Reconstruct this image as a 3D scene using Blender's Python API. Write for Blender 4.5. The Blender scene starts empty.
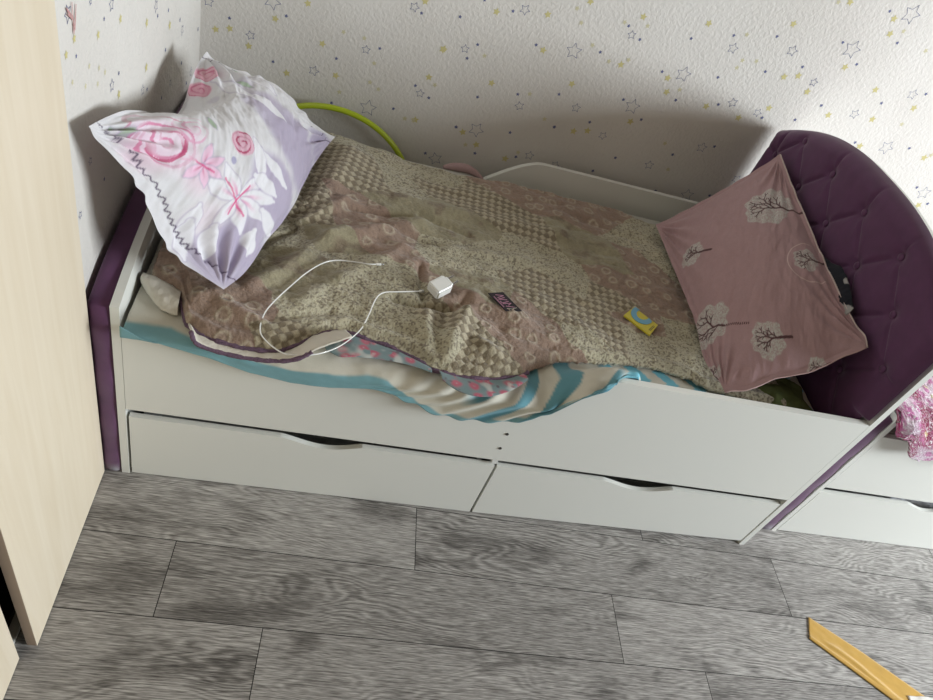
import bpy, bmesh, math, random
import numpy as np
from mathutils import Vector, Matrix
random.seed(7); rng = np.random.default_rng(11)
SC = bpy.context.scene; COL = SC.collection

# ------------------------------------------------------------------ camera
CX, CY, F = 466.5, 350.0, 685.12
RB = np.array([[0.9552, -0.0543, 0.2906], [0.1691, -0.7059, -0.6879], [0.2425, 0.7062, -0.6651]])
u_, s_, vt_ = np.linalg.svd(RB); RB = u_ @ vt_
CAM = np.array([0.367, -1.074, 1.65])
cam = bpy.data.cameras.new('camera'); co = bpy.data.objects.new('camera', cam); COL.objects.link(co)
cam.sensor_width = 36; cam.lens = F / 933 * 36; cam.clip_start = .02
M4 = Matrix.Identity(4)
for i in range(3):
    M4[i][0] = RB[0][i]; M4[i][1] = -RB[1][i]; M4[i][2] = -RB[2][i]; M4[i][3] = CAM[i]
co.matrix_world = M4; SC.camera = co

# ------------------------------------------------------------------ world, light, exposure
w = bpy.data.worlds.new('world'); SC.world = w; w.use_nodes = True
w.node_tree.nodes['Background'].inputs[0].default_value = (1, .93, .82, 1)
w.node_tree.nodes['Background'].inputs[1].default_value = .07
def area(name, loc, target, sx, sy, power, col):
    l = bpy.data.lights.new(name, 'AREA'); l.shape = 'RECTANGLE'; l.size = sx; l.size_y = sy; l.energy = power; l.color = col
    o = bpy.data.objects.new(name, l); COL.objects.link(o); o.location = loc
    o.rotation_euler = (Vector(target) - Vector(loc)).to_track_quat('-Z', 'Y').to_euler(); return o
area('window_daylight', (5.35, -1.40, 1.85), (0.5, -.2, .8), 1.9, 1.3, 255, (.88, .95, 1))
SC.view_settings.view_transform = 'Standard'; SC.view_settings.look = 'None'
SC.view_settings.gamma = 1; SC.view_settings.use_curve_mapping = False
SC.view_settings.exposure = .18

# ------------------------------------------------------------------ helpers
def ray(u, v): return RB.T @ np.array([u - CX, v - CY, F])
def on(u, v, ax, val):
    d = ray(u, v); return CAM + d * ((val - CAM[ax]) / d[ax])
def lin(c): return tuple(((x / 12.92) if x <= .04045 else ((x + .055) / 1.055) ** 2.4) for x in c)
def rgb(r, g, b): return np.array(lin((r / 255, g / 255, b / 255)))
def sm(a, b, x):
    t = np.clip((np.asarray(x, float) - a) / (b - a), 0, 1); return t * t * (3 - 2 * t)
_tab = rng.random((256, 256))
def vnoise(x, y):
    x = np.asarray(x, float); y = np.asarray(y, float); xi = np.floor(x).astype(int); yi = np.floor(y).astype(int)
    fx = x - xi; fy = y - yi; fx = fx * fx * (3 - 2 * fx); fy = fy * fy * (3 - 2 * fy)
    a = _tab[xi % 256, yi % 256]; b = _tab[(xi + 1) % 256, yi % 256]; c = _tab[xi % 256, (yi + 1) % 256]; d = _tab[(xi + 1) % 256, (yi + 1) % 256]
    return (a * (1 - fx) + b * fx) * (1 - fy) + (c * (1 - fx) + d * fx) * fy
def fbm(x, y, o=4):
    r = 0; a = .5
    for k in range(o): r = r + a * (vnoise(x * 2 ** k + 17.3 * k, y * 2 ** k + 5.1 * k) - .5) * 2; a *= .5
    return r
def segd(x, y, ax, ay, bx, by):
    dx, dy = bx - ax, by - ay; L = dx * dx + dy * dy + 1e-12
    t = np.clip(((x - ax) * dx + (y - ay) * dy) / L, 0, 1)
    return np.hypot(x - ax - t * dx, y - ay - t * dy), t
def mix(c, col, m): return c * (1 - m[..., None]) + np.asarray(col) * m[..., None]

def mat(name, col, rough=.6, bump=0, bscale=200, var=0, vscale=8, metallic=0, sheen=0, coat=0):
    m = bpy.data.materials.new(name); m.use_nodes = True; nt = m.node_tree; b = nt.nodes['Principled BSDF']
    c = lin((col[0] / 255, col[1] / 255, col[2] / 255))
    b.inputs['Base Color'].default_value = (*c, 1); b.inputs['Roughness'].default_value = rough; b.inputs['Metallic'].default_value = metallic
    if sheen: b.inputs['Sheen Weight'].default_value = sheen
    if coat: b.inputs['Coat Weight'].default_value = coat
    tc = nt.nodes.new('ShaderNodeTexCoord')
    if var:
        n = nt.nodes.new('ShaderNodeTexNoise'); n.inputs['Scale'].default_value = vscale; n.inputs['Detail'].default_value = 5
        nt.links.new(tc.outputs['Object'], n.inputs['Vector'])
        r = nt.nodes.new('ShaderNodeValToRGB'); r.color_ramp.elements[0].position = .3; r.color_ramp.elements[1].position = .7
        r.color_ramp.elements[0].color = (*[x * (1 - var) for x in c], 1); r.color_ramp.elements[1].color = (*[min(1, x * (1 + var)) for x in c], 1)
        nt.links.new(n.outputs['Fac'], r.inputs['Fac']); nt.links.new(r.outputs['Color'], b.inputs['Base Color'])
    if bump:
        n = nt.nodes.new('ShaderNodeTexNoise'); n.inputs['Scale'].default_value = bscale; n.inputs['Detail'].default_value = 4
        nt.links.new(tc.outputs['Object'], n.inputs['Vector'])
        bp = nt.nodes.new('ShaderNodeBump'); bp.inputs['Strength'].default_value = bump; bp.inputs['Distance'].default_value = .002
        nt.links.new(n.outputs['Fac'], bp.inputs['Height']); nt.links.new(bp.outputs['Normal'], b.inputs['Normal'])
    return m
def attrmat(name, rough=.85, bump=.3, bscale=350, sheen=.2, fine=.12, dist=.002):
    """cloth whose printed pattern comes from the mesh's own 'print' attribute"""
    m = bpy.data.materials.new(name); m.use_nodes = True; nt = m.node_tree; b = nt.nodes['Principled BSDF']
    a = nt.nodes.new('ShaderNodeAttribute'); a.attribute_name = 'print'
    tc = nt.nodes.new('ShaderNodeTexCoord'); n = nt.nodes.new('ShaderNodeTexNoise'); n.inputs['Scale'].default_value = bscale; n.inputs['Detail'].default_value = 3
    nt.links.new(tc.outputs['Object'], n.inputs['Vector'])
    mr = nt.nodes.new('ShaderNodeMapRange'); mr.inputs['From Min'].default_value = .25; mr.inputs['From Max'].default_value = .75
    mr.inputs['To Min'].default_value = 1 - fine; mr.inputs['To Max'].default_value = 1 + fine
    nt.links.new(n.outputs['Fac'], mr.inputs['Value'])
    vm = nt.nodes.new('ShaderNodeVectorMath'); vm.operation = 'SCALE'
    nt.links.new(a.outputs['Color'], vm.inputs[0]); nt.links.new(mr.outputs['Result'], vm.inputs['Scale'])
    nt.links.new(vm.outputs['Vector'], b.inputs['Base Color'])
    bp = nt.nodes.new('ShaderNodeBump'); bp.inputs['Strength'].default_value = bump; bp.inputs['Distance'].default_value = dist
    nt.links.new(n.outputs['Fac'], bp.inputs['Height']); nt.links.new(bp.outputs['Normal'], b.inputs['Normal'])
    b.inputs['Roughness'].default_value = rough; b.inputs['Sheen Weight'].default_value = sheen; b.inputs['Specular IOR Level'].default_value = .25
    return m
def tag(o, label=None, cat=None, group=None, kind=None):
    if label: o['label'] = label
    if cat: o['category'] = cat
    if group: o['group'] = group
    if kind: o['kind'] = kind
    return o
def empty(name, loc, label, cat, group=None):
    o = bpy.data.objects.new(name, None); COL.objects.link(o); o.location = loc; o.empty_display_size = .05
    return tag(o, label, cat, group)
def link(name, me, m, parent=None, smooth=False):
    o = bpy.data.objects.new(name, me); COL.objects.link(o)
    for x in (m if isinstance(m, (list, tuple)) else [m]): me.materials.append(x)
    if smooth: me.polygons.foreach_set('use_smooth', [True] * len(me.polygons))
    if parent is not None:
        o.parent = parent
        p = parent; off = Vector((0, 0, 0))
        while p is not None: off += Vector(p.location); p = p.parent
        o.location = -off          # geometry is written in world coordinates
    return o
def bm_link(name, bm, m, parent=None, smooth=False):
    bmesh.ops.recalc_face_normals(bm, faces=bm.faces)
    me = bpy.data.meshes.new(name); bm.to_mesh(me); bm.free(); return link(name, me, m, parent, smooth)
def add_box(bm, lo, hi, mi=0):
    vs = [bm.verts.new((x, y, z)) for x in (lo[0], hi[0]) for y in (lo[1], hi[1]) for z in (lo[2], hi[2])]
    for f in ((0, 1, 3, 2), (4, 6, 7, 5), (0, 4, 5, 1), (2, 3, 7, 6), (0, 2, 6, 4), (1, 5, 7, 3)):
        bm.faces.new([vs[i] for i in f]).material_index = mi
def box(name, lo, hi, m, parent=None, bev=.0015):
    bm = bmesh.new(); add_box(bm, lo, hi)
    if bev: bmesh.ops.bevel(bm, geom=bm.edges[:], offset=bev, segments=2, affect='EDGES')
    return bm_link(name, bm, m, parent)
def prism(name, pts, axis, a, b, m, parent=None, bev=.0015):
    """outline pts (2-D) extruded along axis from a to b"""
    bm = bmesh.new()
    def P(p, t): return {0: (t, p[0], p[1]), 1: (p[0], t, p[1]), 2: (p[0], p[1], t)}[axis]
    A = [bm.verts.new(P(p, a)) for p in pts]; B = [bm.verts.new(P(p, b)) for p in pts]
    bm.faces.new(A); bm.faces.new(B[::-1])
    n = len(pts)
    for i in range(n): bm.faces.new((A[i], B[i], B[(i + 1) % n], A[(i + 1) % n]))
    if bev: bmesh.ops.bevel(bm, geom=[e for e in bm.edges if len(e.link_faces) == 2 and e.calc_face_angle(0) > .6], offset=bev, segments=2, affect='EDGES')
    return bm_link(name, bm, m, parent)
def smooth_path(pts, n=8):
    pts = [Vector(p) for p in pts]; out = []
    for i in range(len(pts) - 1):
        p0 = pts[max(i - 1, 0)]; p1 = pts[i]; p2 = pts[i + 1]; p3 = pts[min(i + 2, len(pts) - 1)]
        for k in range(n):
            t = k / n
            out.append(.5 * ((2 * p1) + (-p0 + p2) * t + (2 * p0 - 5 * p1 + 4 * p2 - p3) * t * t + (-p0 + 3 * p1 - 3 * p2 + p3) * t ** 3))
    out.append(pts[-1]); return out
def tube_bm(bm, path, r, seg=8, closed=False, jag=0, mi=0):
    n = len(path); rings = []
    for i, p in enumerate(path):
        a = path[(i - 1) % n] if closed or i > 0 else p; b = path[(i + 1) % n] if closed or i < n - 1 else p
        t = (Vector(b) - Vector(a)).normalized(); up = Vector((0, 0, 1)) if abs(t.z) < .9 else Vector((0, 1, 0))
        s = t.cross(up).normalized(); q = s.cross(t)
        rr = (r[i] if hasattr(r, '__len__') else r) * (1 + jag * (random.random() - .5))
        rings.append([bm.verts.new(Vector(p) + (s * math.cos(2 * math.pi * k / seg) + q * math.sin(2 * math.pi * k / seg)) * rr) for k in range(seg)])
    for i in range(n if closed else n - 1):
        A, B = rings[i], rings[(i + 1) % n]
        for k in range(seg): bm.faces.new((A[k], A[(k + 1) % seg], B[(k + 1) % seg], B[k])).material_index = mi
    if not closed: bm.faces.new(rings[0][::-1]); bm.faces.new(rings[-1])
def tube(name, path, r, m, parent=None, seg=8, closed=False, jag=0):
    bm = bmesh.new(); tube_bm(bm, path, r, seg, closed, jag); return bm_link(name, bm, m, parent, True)
def grid_mesh(name, X, Y, Z, m, parent=None, color=None, wrap=False, thick=0, flip=False):
    nu, nv = X.shape; me = bpy.data.meshes.new(name)
    V = np.stack([X, Y, Z], -1).reshape(-1, 3)
    idx = np.arange(nu * nv).reshape(nu, nv)
    a = idx[:-1, :-1]; b = idx[1:, :-1]; c = idx[1:, 1:]; d = idx[:-1, 1:]
    Fq = np.stack([a, b, c, d], -1).reshape(-1, 4)
    if flip: Fq = Fq[:, ::-1]
    me.vertices.add(len(V)); me.vertices.foreach_set('co', V.astype(np.float32).ravel())
    me.loops.add(Fq.size); me.loops.foreach_set('vertex_index', Fq.astype(np.int32).ravel())
    me.polygons.add(len(Fq)); me.polygons.foreach_set('loop_start', np.arange(0, Fq.size, 4, dtype=np.int32))
    me.polygons.foreach_set('loop_total', np.full(len(Fq), 4, dtype=np.int32))
    me.update(calc_edges=True); me.validate()
    if color is not None:
        at = me.attributes.new('print', 'FLOAT_COLOR', 'POINT')
        cc = np.concatenate([np.clip(color.reshape(-1, 3), 0, 1), np.ones((len(V), 1))], 1)
        at.data.foreach_set('color', cc.astype(np.float32).ravel())
    o = link(name, me, m, parent, True)
    if thick:
        s = o.modifiers.new('thickness', 'SOLIDIFY'); s.thickness = thick; s.offset = -1
    return o

# ------------------------------------------------------------------ materials
M_board = mat('white_laminate', (230, 230, 223), .45, .03, 600)
M_board2 = mat('white_laminate_edge', (232, 232, 228), .5)
M_dark = mat('dark_interior', (22, 22, 26), .9)
M_purple = mat('plum_velvet', (92, 50, 88), .72, .2, 900, .10, 30, sheen=.25)
M_maple = None
M_mattress = mat('mattress_ticking', (190, 188, 180), .9, .3, 300)
M_white_plastic = mat('white_plastic', (240, 240, 236), .3, coat=.3)
M_metal = mat('pin_metal', (190, 190, 190), .25, metallic=1)

def wood_light():
    m = bpy.data.materials.new('pale_maple_veneer'); m.use_nodes = True; nt = m.node_tree; b = nt.nodes['Principled BSDF']
    tc = nt.nodes.new('ShaderNodeTexCoord'); mp = nt.nodes.new('ShaderNodeMapping'); mp.inputs['Scale'].default_value = (6, 14, .9)
    n = nt.nodes.new('ShaderNodeTexNoise'); n.inputs['Scale'].default_value = 3; n.inputs['Detail'].default_value = 7; n.inputs['Distortion'].default_value = .6
    r = nt.nodes.new('ShaderNodeValToRGB'); r.color_ramp.elements[0].position = .28; r.color_ramp.elements[1].position = .72
    r.color_ramp.elements[0].color = (*rgb(222, 207, 182), 1); r.color_ramp.elements[1].color = (*rgb(230, 217, 195), 1)
    nt.links.new(tc.outputs['Object'], mp.inputs[0]); nt.links.new(mp.outputs[0], n.inputs['Vector']); nt.links.new(n.outputs['Fac'], r.inputs[0])
    nt.links.new(r.outputs[0], b.inputs['Base Color']); b.inputs['Roughness'].default_value = .5
    return m
M_maple = wood_light()
M_maple_edge = mat('veneer_edge_band', (170, 150, 132), .6, var=.05)

def floor_mat():
    m = bpy.data.materials.new('grey_oak_laminate'); m.use_nodes = True; nt = m.node_tree; b = nt.nodes['Principled BSDF']
    N = lambda t: nt.nodes.new(t); L = nt.links.new
    uv = N('ShaderNodeUVMap'); uv.uv_map = 'plank'
    def mapped(s):
        mp = N('ShaderNodeMapping'); mp.inputs['Scale'].default_value = s; L(uv.outputs[0], mp.inputs[0]); return mp.outputs[0]
    def noise(s, sc, det, dist=0):
        n = N('ShaderNodeTexNoise'); n.inputs['Scale'].default_value = sc; n.inputs['Detail'].default_value = det; n.inputs['Distortion'].default_value = dist
        L(mapped(s), n.inputs['Vector']); return n.outputs['Fac']
    def math_(op, a, c, d=None):
        x = N('ShaderNodeMath'); x.operation = op
        for i, q in enumerate((a, c, d)):
            if q is None: continue
            if isinstance(q, (int, float)): x.inputs[i].default_value = q
            else: L(q, x.inputs[i])
        return x.outputs[0]
    sep = N('ShaderNodeSeparateXYZ'); L(uv.outputs[0], sep.inputs[0])
    warp = noise((2.2, 7, 1), 1, 2.5, .3)
    ph = math_('ADD', math_('MULTIPLY', sep.outputs[1], 420), math_('MULTIPLY', warp, 150))
    ringn = noise((10, 60, 1), 1, 3)
    rings = math_('SINE', math_('ADD', ph, math_('MULTIPLY', ringn, 5)), 0)
    rings = math_('MULTIPLY_ADD', rings, .5, .5)
    fib = noise((13, 330, 1), 1, 6, .6)
    fib2 = noise((34, 620, 1), 1, 3)
    blot = noise((3.2, 9, 1), 1, 3, .8)
    blotm = N('ShaderNodeMapRange'); L(blot, blotm.inputs[0]); blotm.inputs[1].default_value = .53; blotm.inputs[2].default_value = .68
    ringmask = N('ShaderNodeMapRange'); L(noise((1.7, 6, 1), 1, 2), ringmask.inputs[0]); ringmask.inputs[1].default_value = .42; ringmask.inputs[2].default_value = .62
    v = math_('MULTIPLY', math_('SUBTRACT', fib, .5), 1.15)
    v = math_('ADD', v, math_('MULTIPLY', math_('SUBTRACT', fib2, .5), 1.1))
    v = math_('ADD', v, math_('MULTIPLY', math_('MULTIPLY', math_('SUBTRACT', rings, .5), ringmask.outputs[0]), .26))
    v = math_('SUBTRACT', v, math_('MULTIPLY', blotm.outputs[0], .28))
    pl = N('ShaderNodeAttribute'); pl.attribute_name = 'plank_tone'
    v = math_('ADD', v, math_('MULTIPLY', math_('SUBTRACT', pl.outputs['Fac'], .5), .16))
    v = math_('ADD', v, .57)
    r = N('ShaderNodeValToRGB'); L(v, r.inputs[0]); e = r.color_ramp.elements
    e[0].position = .02; e[0].color = (*rgb(62, 58, 56), 1); e[1].position = .98; e[1].color = (*rgb(196, 192, 187), 1)
    k = e.new(.35); k.color = (*rgb(108, 104, 100), 1); k = e.new(.6); k.color = (*rgb(148, 144, 140), 1)
    L(r.outputs[0], b.inputs['Base Color']); b.inputs['Roughness'].default_value = .55
    bp = N('ShaderNodeBump'); bp.inputs['Strength'].default_value = .25; bp.inputs['Distance'].default_value = .001
    L(v, bp.inputs['Height']); L(bp.outputs[0], b.inputs['Normal'])
    return m

# ------------------------------------------------------------------ setting: floor
bt = math.radians(1.8057); cb, sb = math.cos(bt), math.sin(bt)
def w2p(x, y): dx, dy = x - CAM[0], y - CAM[1]; return cb * dx - sb * dy, sb * dx + cb * dy
def p2w(a, c): return CAM[0] + cb * a + sb * c, CAM[1] - sb * a + cb * c
PW, PL, Y0 = .1915, 1.175, .891
joint = {}
for k, (px, py) in {0: (416, 530), -1: (165, 578), -2: (257, 659), 1: (641, 533)}.items():
    q = on(px, py, 2, 0); joint[k] = w2p(q[0], q[1])[0]
bm = bmesh.new(); uvl = bm.loops.layers.uv.new('plank'); tone = bm.faces.layers.float.new('plank_tone')
g = .0010
for k in range(-12, 8):
    j0 = joint.get(k, (k * .41) % PL)
    y0 = Y0 + k * PW
    for i in range(-3, 6):
        x0 = j0 + i * PL
        c = [(x0 + g, y0 + g), (x0 + PL - g, y0 + g), (x0 + PL - g, y0 + PW - g), (x0 + g, y0 + PW - g)]
        W = [p2w(*q) for q in c]
        if max(p[0] for p in W) < -.8 or min(p[0] for p in W) > 5.5 or max(p[1] for p in W) < -3.3 or min(p[1] for p in W) > 1.2: continue
        f = bm.faces.new([bm.verts.new((p[0], p[1], 0)) for p in W]); ou, ov = random.uniform(0, 40), random.uniform(0, 40)
        f[tone] = random.random()
        for l, q in zip(f.loops, c): l[uvl].uv = (q[0] - x0 + ou, q[1] - y0 + ov)
f = bm.faces.new([bm.verts.new(p) for p in ((-.8, -3.4, -.002), (5.6, -3.4, -.002), (5.6, 1.2, -.002), (-.8, 1.2, -.002))]); f.material_index = 1
me = bpy.data.meshes.new('floor'); bm.to_mesh(me); bm.free()
tag(link('floor', me, [floor_mat(), mat('plank_joint', (40, 38, 38), .9)]), kind='structure')

# ------------------------------------------------------------------ setting: walls with printed stars
def wall_mat():
    m = bpy.data.materials.new('embossed_wallpaper'); m.use_nodes = True; nt = m.node_tree; b = nt.nodes['Principled BSDF']
    tc = nt.nodes.new('ShaderNodeTexCoord')
    n = nt.nodes.new('ShaderNodeTexNoise'); n.inputs['Scale'].default_value = 95; n.inputs['Detail'].default_value = 3; n.inputs['Distortion'].default_value = .4
    n2 = nt.nodes.new('ShaderNodeTexNoise'); n2.inputs['Scale'].default_value = 2.5; n2.inputs['Detail'].default_value = 4
    nt.links.new(tc.outputs['Object'], n.inputs['Vector']); nt.links.new(tc.outputs['Object'], n2.inputs['Vector'])
    r = nt.nodes.new('ShaderNodeValToRGB'); r.color_ramp.elements[0].position = .3; r.color_ramp.elements[1].position = .7
    r.color_ramp.elements[0].color = (*rgb(216, 211, 204), 1); r.color_ramp.elements[1].color = (*rgb(226, 222, 216), 1)
    nt.links.new(n2.outputs['Fac'], r.inputs[0]); nt.links.new(r.outputs[0], b.inputs['Base Color'])
    bp = nt.nodes.new('ShaderNodeBump'); bp.inputs['Strength'].default_value = .75; bp.inputs['Distance'].default_value = .0035
    nt.links.new(n.outputs['Fac'], bp.inputs['Height']); nt.links.new(bp.outputs[0], b.inputs['Normal'])
    b.inputs['Roughness'].default_value = .8
    return m
M_wall = wall_mat()
M_blue = mat('printed_blue', (98, 104, 142), .8); M_yel = mat('printed_yellow', (206, 196, 138), .8); M_red = mat('crayon_red', (200, 150, 148), .8)
M_yel2 = mat('printed_pale_yellow', (208, 201, 166), .8)
WY, WX = 1.075, -.056
def star_pts(r, rot, inner=.45, n=5):
    return [((r if i % 2 == 0 else r * inner) * math.sin(math.pi * i / n + rot), (r if i % 2 == 0 else r * inner) * math.cos(math.pi * i / n + rot)) for i in range(2 * n)]
_layer = [0]
def add_star(bm, P, r, kind, wall):
    rot = random.uniform(-.4, .4); _layer[0] = (_layer[0] + 1) % 12; e = .0002 + .00005 * _layer[0]
    def q(a, c): return (P[0] + a, WY - e, P[2] + c) if wall == 'b' else (WX + e, P[1] + a, P[2] + c)
    if kind == 'o':
        t = .0014; A = star_pts(r, rot, .5); B = star_pts(r - t * 2.2, rot, .5 * (r - t * 1.6) / (r - t * 2.2))
        va = [bm.verts.new(q(*p)) for p in A]; vb = [bm.verts.new(q(*p)) for p in B]
        for i in range(10): bm.faces.new((va[i], va[(i + 1) % 10], vb[(i + 1) % 10], vb[i])).material_index = 1
    else:
        bm.faces.new([bm.verts.new(q(*p)) for p in star_pts(r, rot, .5)]).material_index = {'d': 1, 'y': 2, 's': 3}[kind]
def crop(ox, oy, sc, o=(), d=(), y=(), s=()):
    R = []
    for a, b, r in o: R.append((ox + a / sc, oy + b / sc, r / sc, 'o'))
    for a, b in d: R.append((ox + a / sc, oy + b / sc, 1.8, 'd'))
    for a, b in y: R.append((ox + a / sc, oy + b / sc, 3.5, 'y'))
    for a, b in s: R.append((ox + a / sc, oy + b / sc, 2.4, 's'))
    return R
back = crop(200, 0, 3.588, [(30, 5, 18), (260, 5, 28), (181, 127, 16), (408, 254, 18), (596, 178, 15), (603, 387, 28), (770, 25, 17), (790, 335, 15)],
    [(106, 65), (310, 57), (262, 221), (489, 210), (645, 174), (472, 369), (694, 390), (795, 47), (773, 307), (821, 351)],
    [(56, 105), (107, 102), (270, 67), (175, 165), (311, 262), (387, 12), (439, 157), (487, 271), (875, 175), (821, 277), (808, 5), (772, 430)],
    [(590, 137), (625, 227), (610, 295), (735, 425), (843, 305), (515, 115), (640, 320), (500, 330)])
back += crop(440, 0, 3.588, [(305, 35, 18), (90, 175, 15), (480, 183, 27), (285, 380, 16), (488, 387, 16), (690, 382, 26), (873, 266, 26), (688, 125, 15)],
    [(72, 60), (160, 0), (262, 40), (135, 160), (97, 209), (345, 161), (575, 187), (279, 338), (427, 338), (135, 348), (57, 455), (411, 455), (537, 438), (677, 93), (717, 142), (901, 138), (797, 257), (846, 359), (658, 357), (722, 429)],
    [(203, 42), (387, 52), (540, 5), (10, 178), (370, 180), (185, 298), (473, 301), (649, 232), (730, 60), (817, 280), (813, 330), (683, 436)],
    [(492, 30), (507, 82), (547, 162), (606, 220), (676, 215), (745, 93), (860, 322), (160, 200), (322, 337), (375, 427), (663, 80)])
back += crop(690, 0, 3.84, [(165, 185, 20), (393, 195, 20), (622, 190, 32), (850, 55, 34), (475, 316, 16), (164, 394, 18), (259, 433, 16), (632, 438, 18), (855, 363, 19)],
    [(168, 136), (334, 140), (289, 275), (107, 297), (432, 257), (109, 401), (276, 452), (504, 405), (403, 460), (587, 163), (640, 247), (767, 43), (796, 165), (735, 396), (906, 361)],
    [(72, 90), (397, 92), (615, 8), (361, 295), (416, 291), (450, 352), (62, 408), (303, 415), (186, 452), (531, 442), (712, 345), (700, 458), (859, 415), (595, 258), (768, 130), (783, 72)],
    [(570, 8), (218, 133), (201, 232), (180, 260), (255, 235), (820, 120), (905, 195)])
back += crop(320, 60, 2.221, [(347, 155, 16), (256, 219, 14), (465, 212, 10), (522, 233, 9), (628, 168, 9), (848, 194, 11), (731, 233, 10), (815, 300, 14), (925, 265, 10)],
    [(303, 149), (344, 207), (234, 207), (422, 161), (435, 215), (520, 149), (606, 246), (656, 217), (783, 210), (876, 192), (745, 291), (865, 301), (536, 240)],
    [(317, 160), (347, 188), (411, 219), (563, 158), (594, 157)], [(323, 188), (188, 130), (207, 133), (766, 185), (773, 243), (440, 205)])
back += crop(840, 120, 5.83, [(270, 160, 40), (488, 425, 38)], [(88, 131), (404, 165), (448, 393), (510, 488)], [(115, 152), (490, 220), (455, 497)], [(530, 205), (360, 25)])
bm = bmesh.new(); add_box(bm, (-.8, WY, 0), (5.55, WY + .12, 2.6))
for (px, py, r, k) in back:
    P = on(px, py, 1, WY); dist = float(np.dot(RB[2], P - CAM)); add_star(bm, P, r * dist / F * 1.12, k, 'b')
for i in range(1100):
    x = random.uniform(0, 5.3); z = random.uniform(.1, 2.5)
    if x < 2.75 and .45 < z < 1.45: continue
    add_star(bm, (x, WY, z), *random.choice([(.02, 'o'), (.014, 'o'), (.006, 'd'), (.006, 'd'), (.012, 'y'), (.009, 's')]), 'b')
me = bpy.data.meshes.new('wall_back'); bm.to_mesh(me); bm.free()
tag(link('wall_back', me, [M_wall, M_blue, M_yel, M_yel2]), kind='structure')
left = crop(50, 0, 5.83, [(103, 80, 60), (357, 25, 45), (617, 35, 40), (770, 175, 34), (360, 497, 42), (820, 418, 32), (540, 525, 35), (700, 485, 25), (235, 10, 24), (910, 15, 10)],
    [(315, 110), (152, 327), (627, 92), (757, 115), (862, 170), (672, 291), (400, 427), (765, 368), (795, 485), (650, 570), (565, 520), (690, 60)],
    [(410, 110), (280, 203), (140, 225), (93, 320), (563, 133), (697, 147), (560, 393), (400, 550)], [(207, 503), (278, 490), (130, 480), (228, 385), (320, 420), (285, 395)])
left += [(90, 161, 5, 'o'), (104, 179, 1.9, 'd'), (80, 215, 5, 'o'), (112, 140, 3, 'y')]
bm = bmesh.new(); add_box(bm, (-.8, .02, 0), (WX, 1.12, 2.6)); add_box(bm, (-.8, -3.3, 0), (-.66, .02, 2.6))
for (px, py, r, k) in left:
    P = on(px, py, 0, WX); dist = float(np.dot(RB[2], P - CAM)); add_star(bm, P, r * dist / F * (1.0 if k == 'o' else 1.5), k, 'l')
for i in range(220):
    y = random.uniform(.05, 1.0); z = random.uniform(1.25, 2.5)
    add_star(bm, (WX, y, z), *random.choice([(.02, 'o'), (.014, 'o'), (.006, 'd'), (.012, 'y'), (.009, 's')]), 'l')
# child's red crayon strokes
pts = [(72, 2), (74, 34), (76, 4), (75, 30), (72, 16), (66, 8), (71, 18), (67, 14), (73, 20)]
pl = [on(px, py, 0, WX + .002) for px, py in pts]
for k_, (a, c) in enumerate(zip(pl[:-1], pl[1:])):
    a = a + np.array([.00015 * k_, 0, 0]); c = c + np.array([.00015 * k_, 0, 0])
    d = c - a; n = np.array([0, -d[2], d[1]]); n = n / np.linalg.norm(n) * .0012
    bm.faces.new([bm.verts.new(tuple(p)) for p in (a - n, c - n, c + n, a + n)]).material_index = 4
me = bpy.data.meshes.new('wall_left'); bm.to_mesh(me); bm.free()
tag(link('wall_left', me, [M_wall, M_blue, M_yel, M_yel2, M_red]), kind='structure')
# right wall with the window opening, ceiling
bm = bmesh.new()
add_box(bm, (5.42, -3.3, 0), (5.55, 1.12, 1.1)); add_box(bm, (5.42, -3.3, 2.4), (5.55, 1.12, 2.6))
add_box(bm, (5.42, -3.3, 1.1), (5.55, -2.5, 2.55)); add_box(bm, (5.42, -.35, 1.1), (5.55, 1.12, 2.35))
tag(bm_link('wall_right', bm, mat('low_bounce_wall', (120, 104, 88), .9)), kind='structure')  # unseen wall, colour darkened to cut the light it bounces back
M_ceil = mat('low_bounce_ceiling', (126, 112, 96), .9)  # out-of-view ceiling, toned down so shaded areas get less bounced light
tag(box('ceiling', (-.8, -3.3, 2.6), (5.55, 1.18, 2.7), M_ceil, bev=0), kind='structure')

# ------------------------------------------------------------------ wardrobe with sliding doors
wd = empty('wardrobe', (-.35, -.8, 0), 'tall pale maple wardrobe at the left edge, its two door panels standing slightly apart', 'wardrobe')
bm = bmesh.new()
add_box(bm, (-.64, -.016, 0), (-.07, .0, 2.3)); add_box(bm, (-.64, -1.62, 0), (-.07, -1.604, 2.3))
add_box(bm, (-.64, -1.604, 2.284), (-.07, -.016, 2.3)); 
bm_link('carcass', bm, M_maple, wd)
box('back_panel', (-.65, -1.6, .0), (-.642, -.02, 2.28), M_dark, wd, bev=0)
box('bottom_panel', (-.63, -1.6, .02), (-.106, -.02, .034), M_dark, wd, bev=0)
box('door_track', (-.104, -1.6, .0), (-.0845, -.02, .012), M_board, wd, bev=.001)
def door(x0, x1, y0, y1):
    bm = bmesh.new(); add_box(bm, (x0, y0, .003), (x1, y1, 2.28))
    for f in bm.faces:
        if abs(f.normal.y) > .5 or True:
            c = f.calc_center_median()
            if abs(c.y - y0) < 1e-4 or abs(c.y - y1) < 1e-4: f.material_index = 1
    bmesh.ops.bevel(bm, geom=bm.edges[:], offset=.0007, segments=1, affect='EDGES')
    bm_link('door', bm, [M_maple, M_maple_edge], wd)
door(-.060, -.04, -.447, -.004)
door(-.082, -.064, -1.3, -.474)

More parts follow.
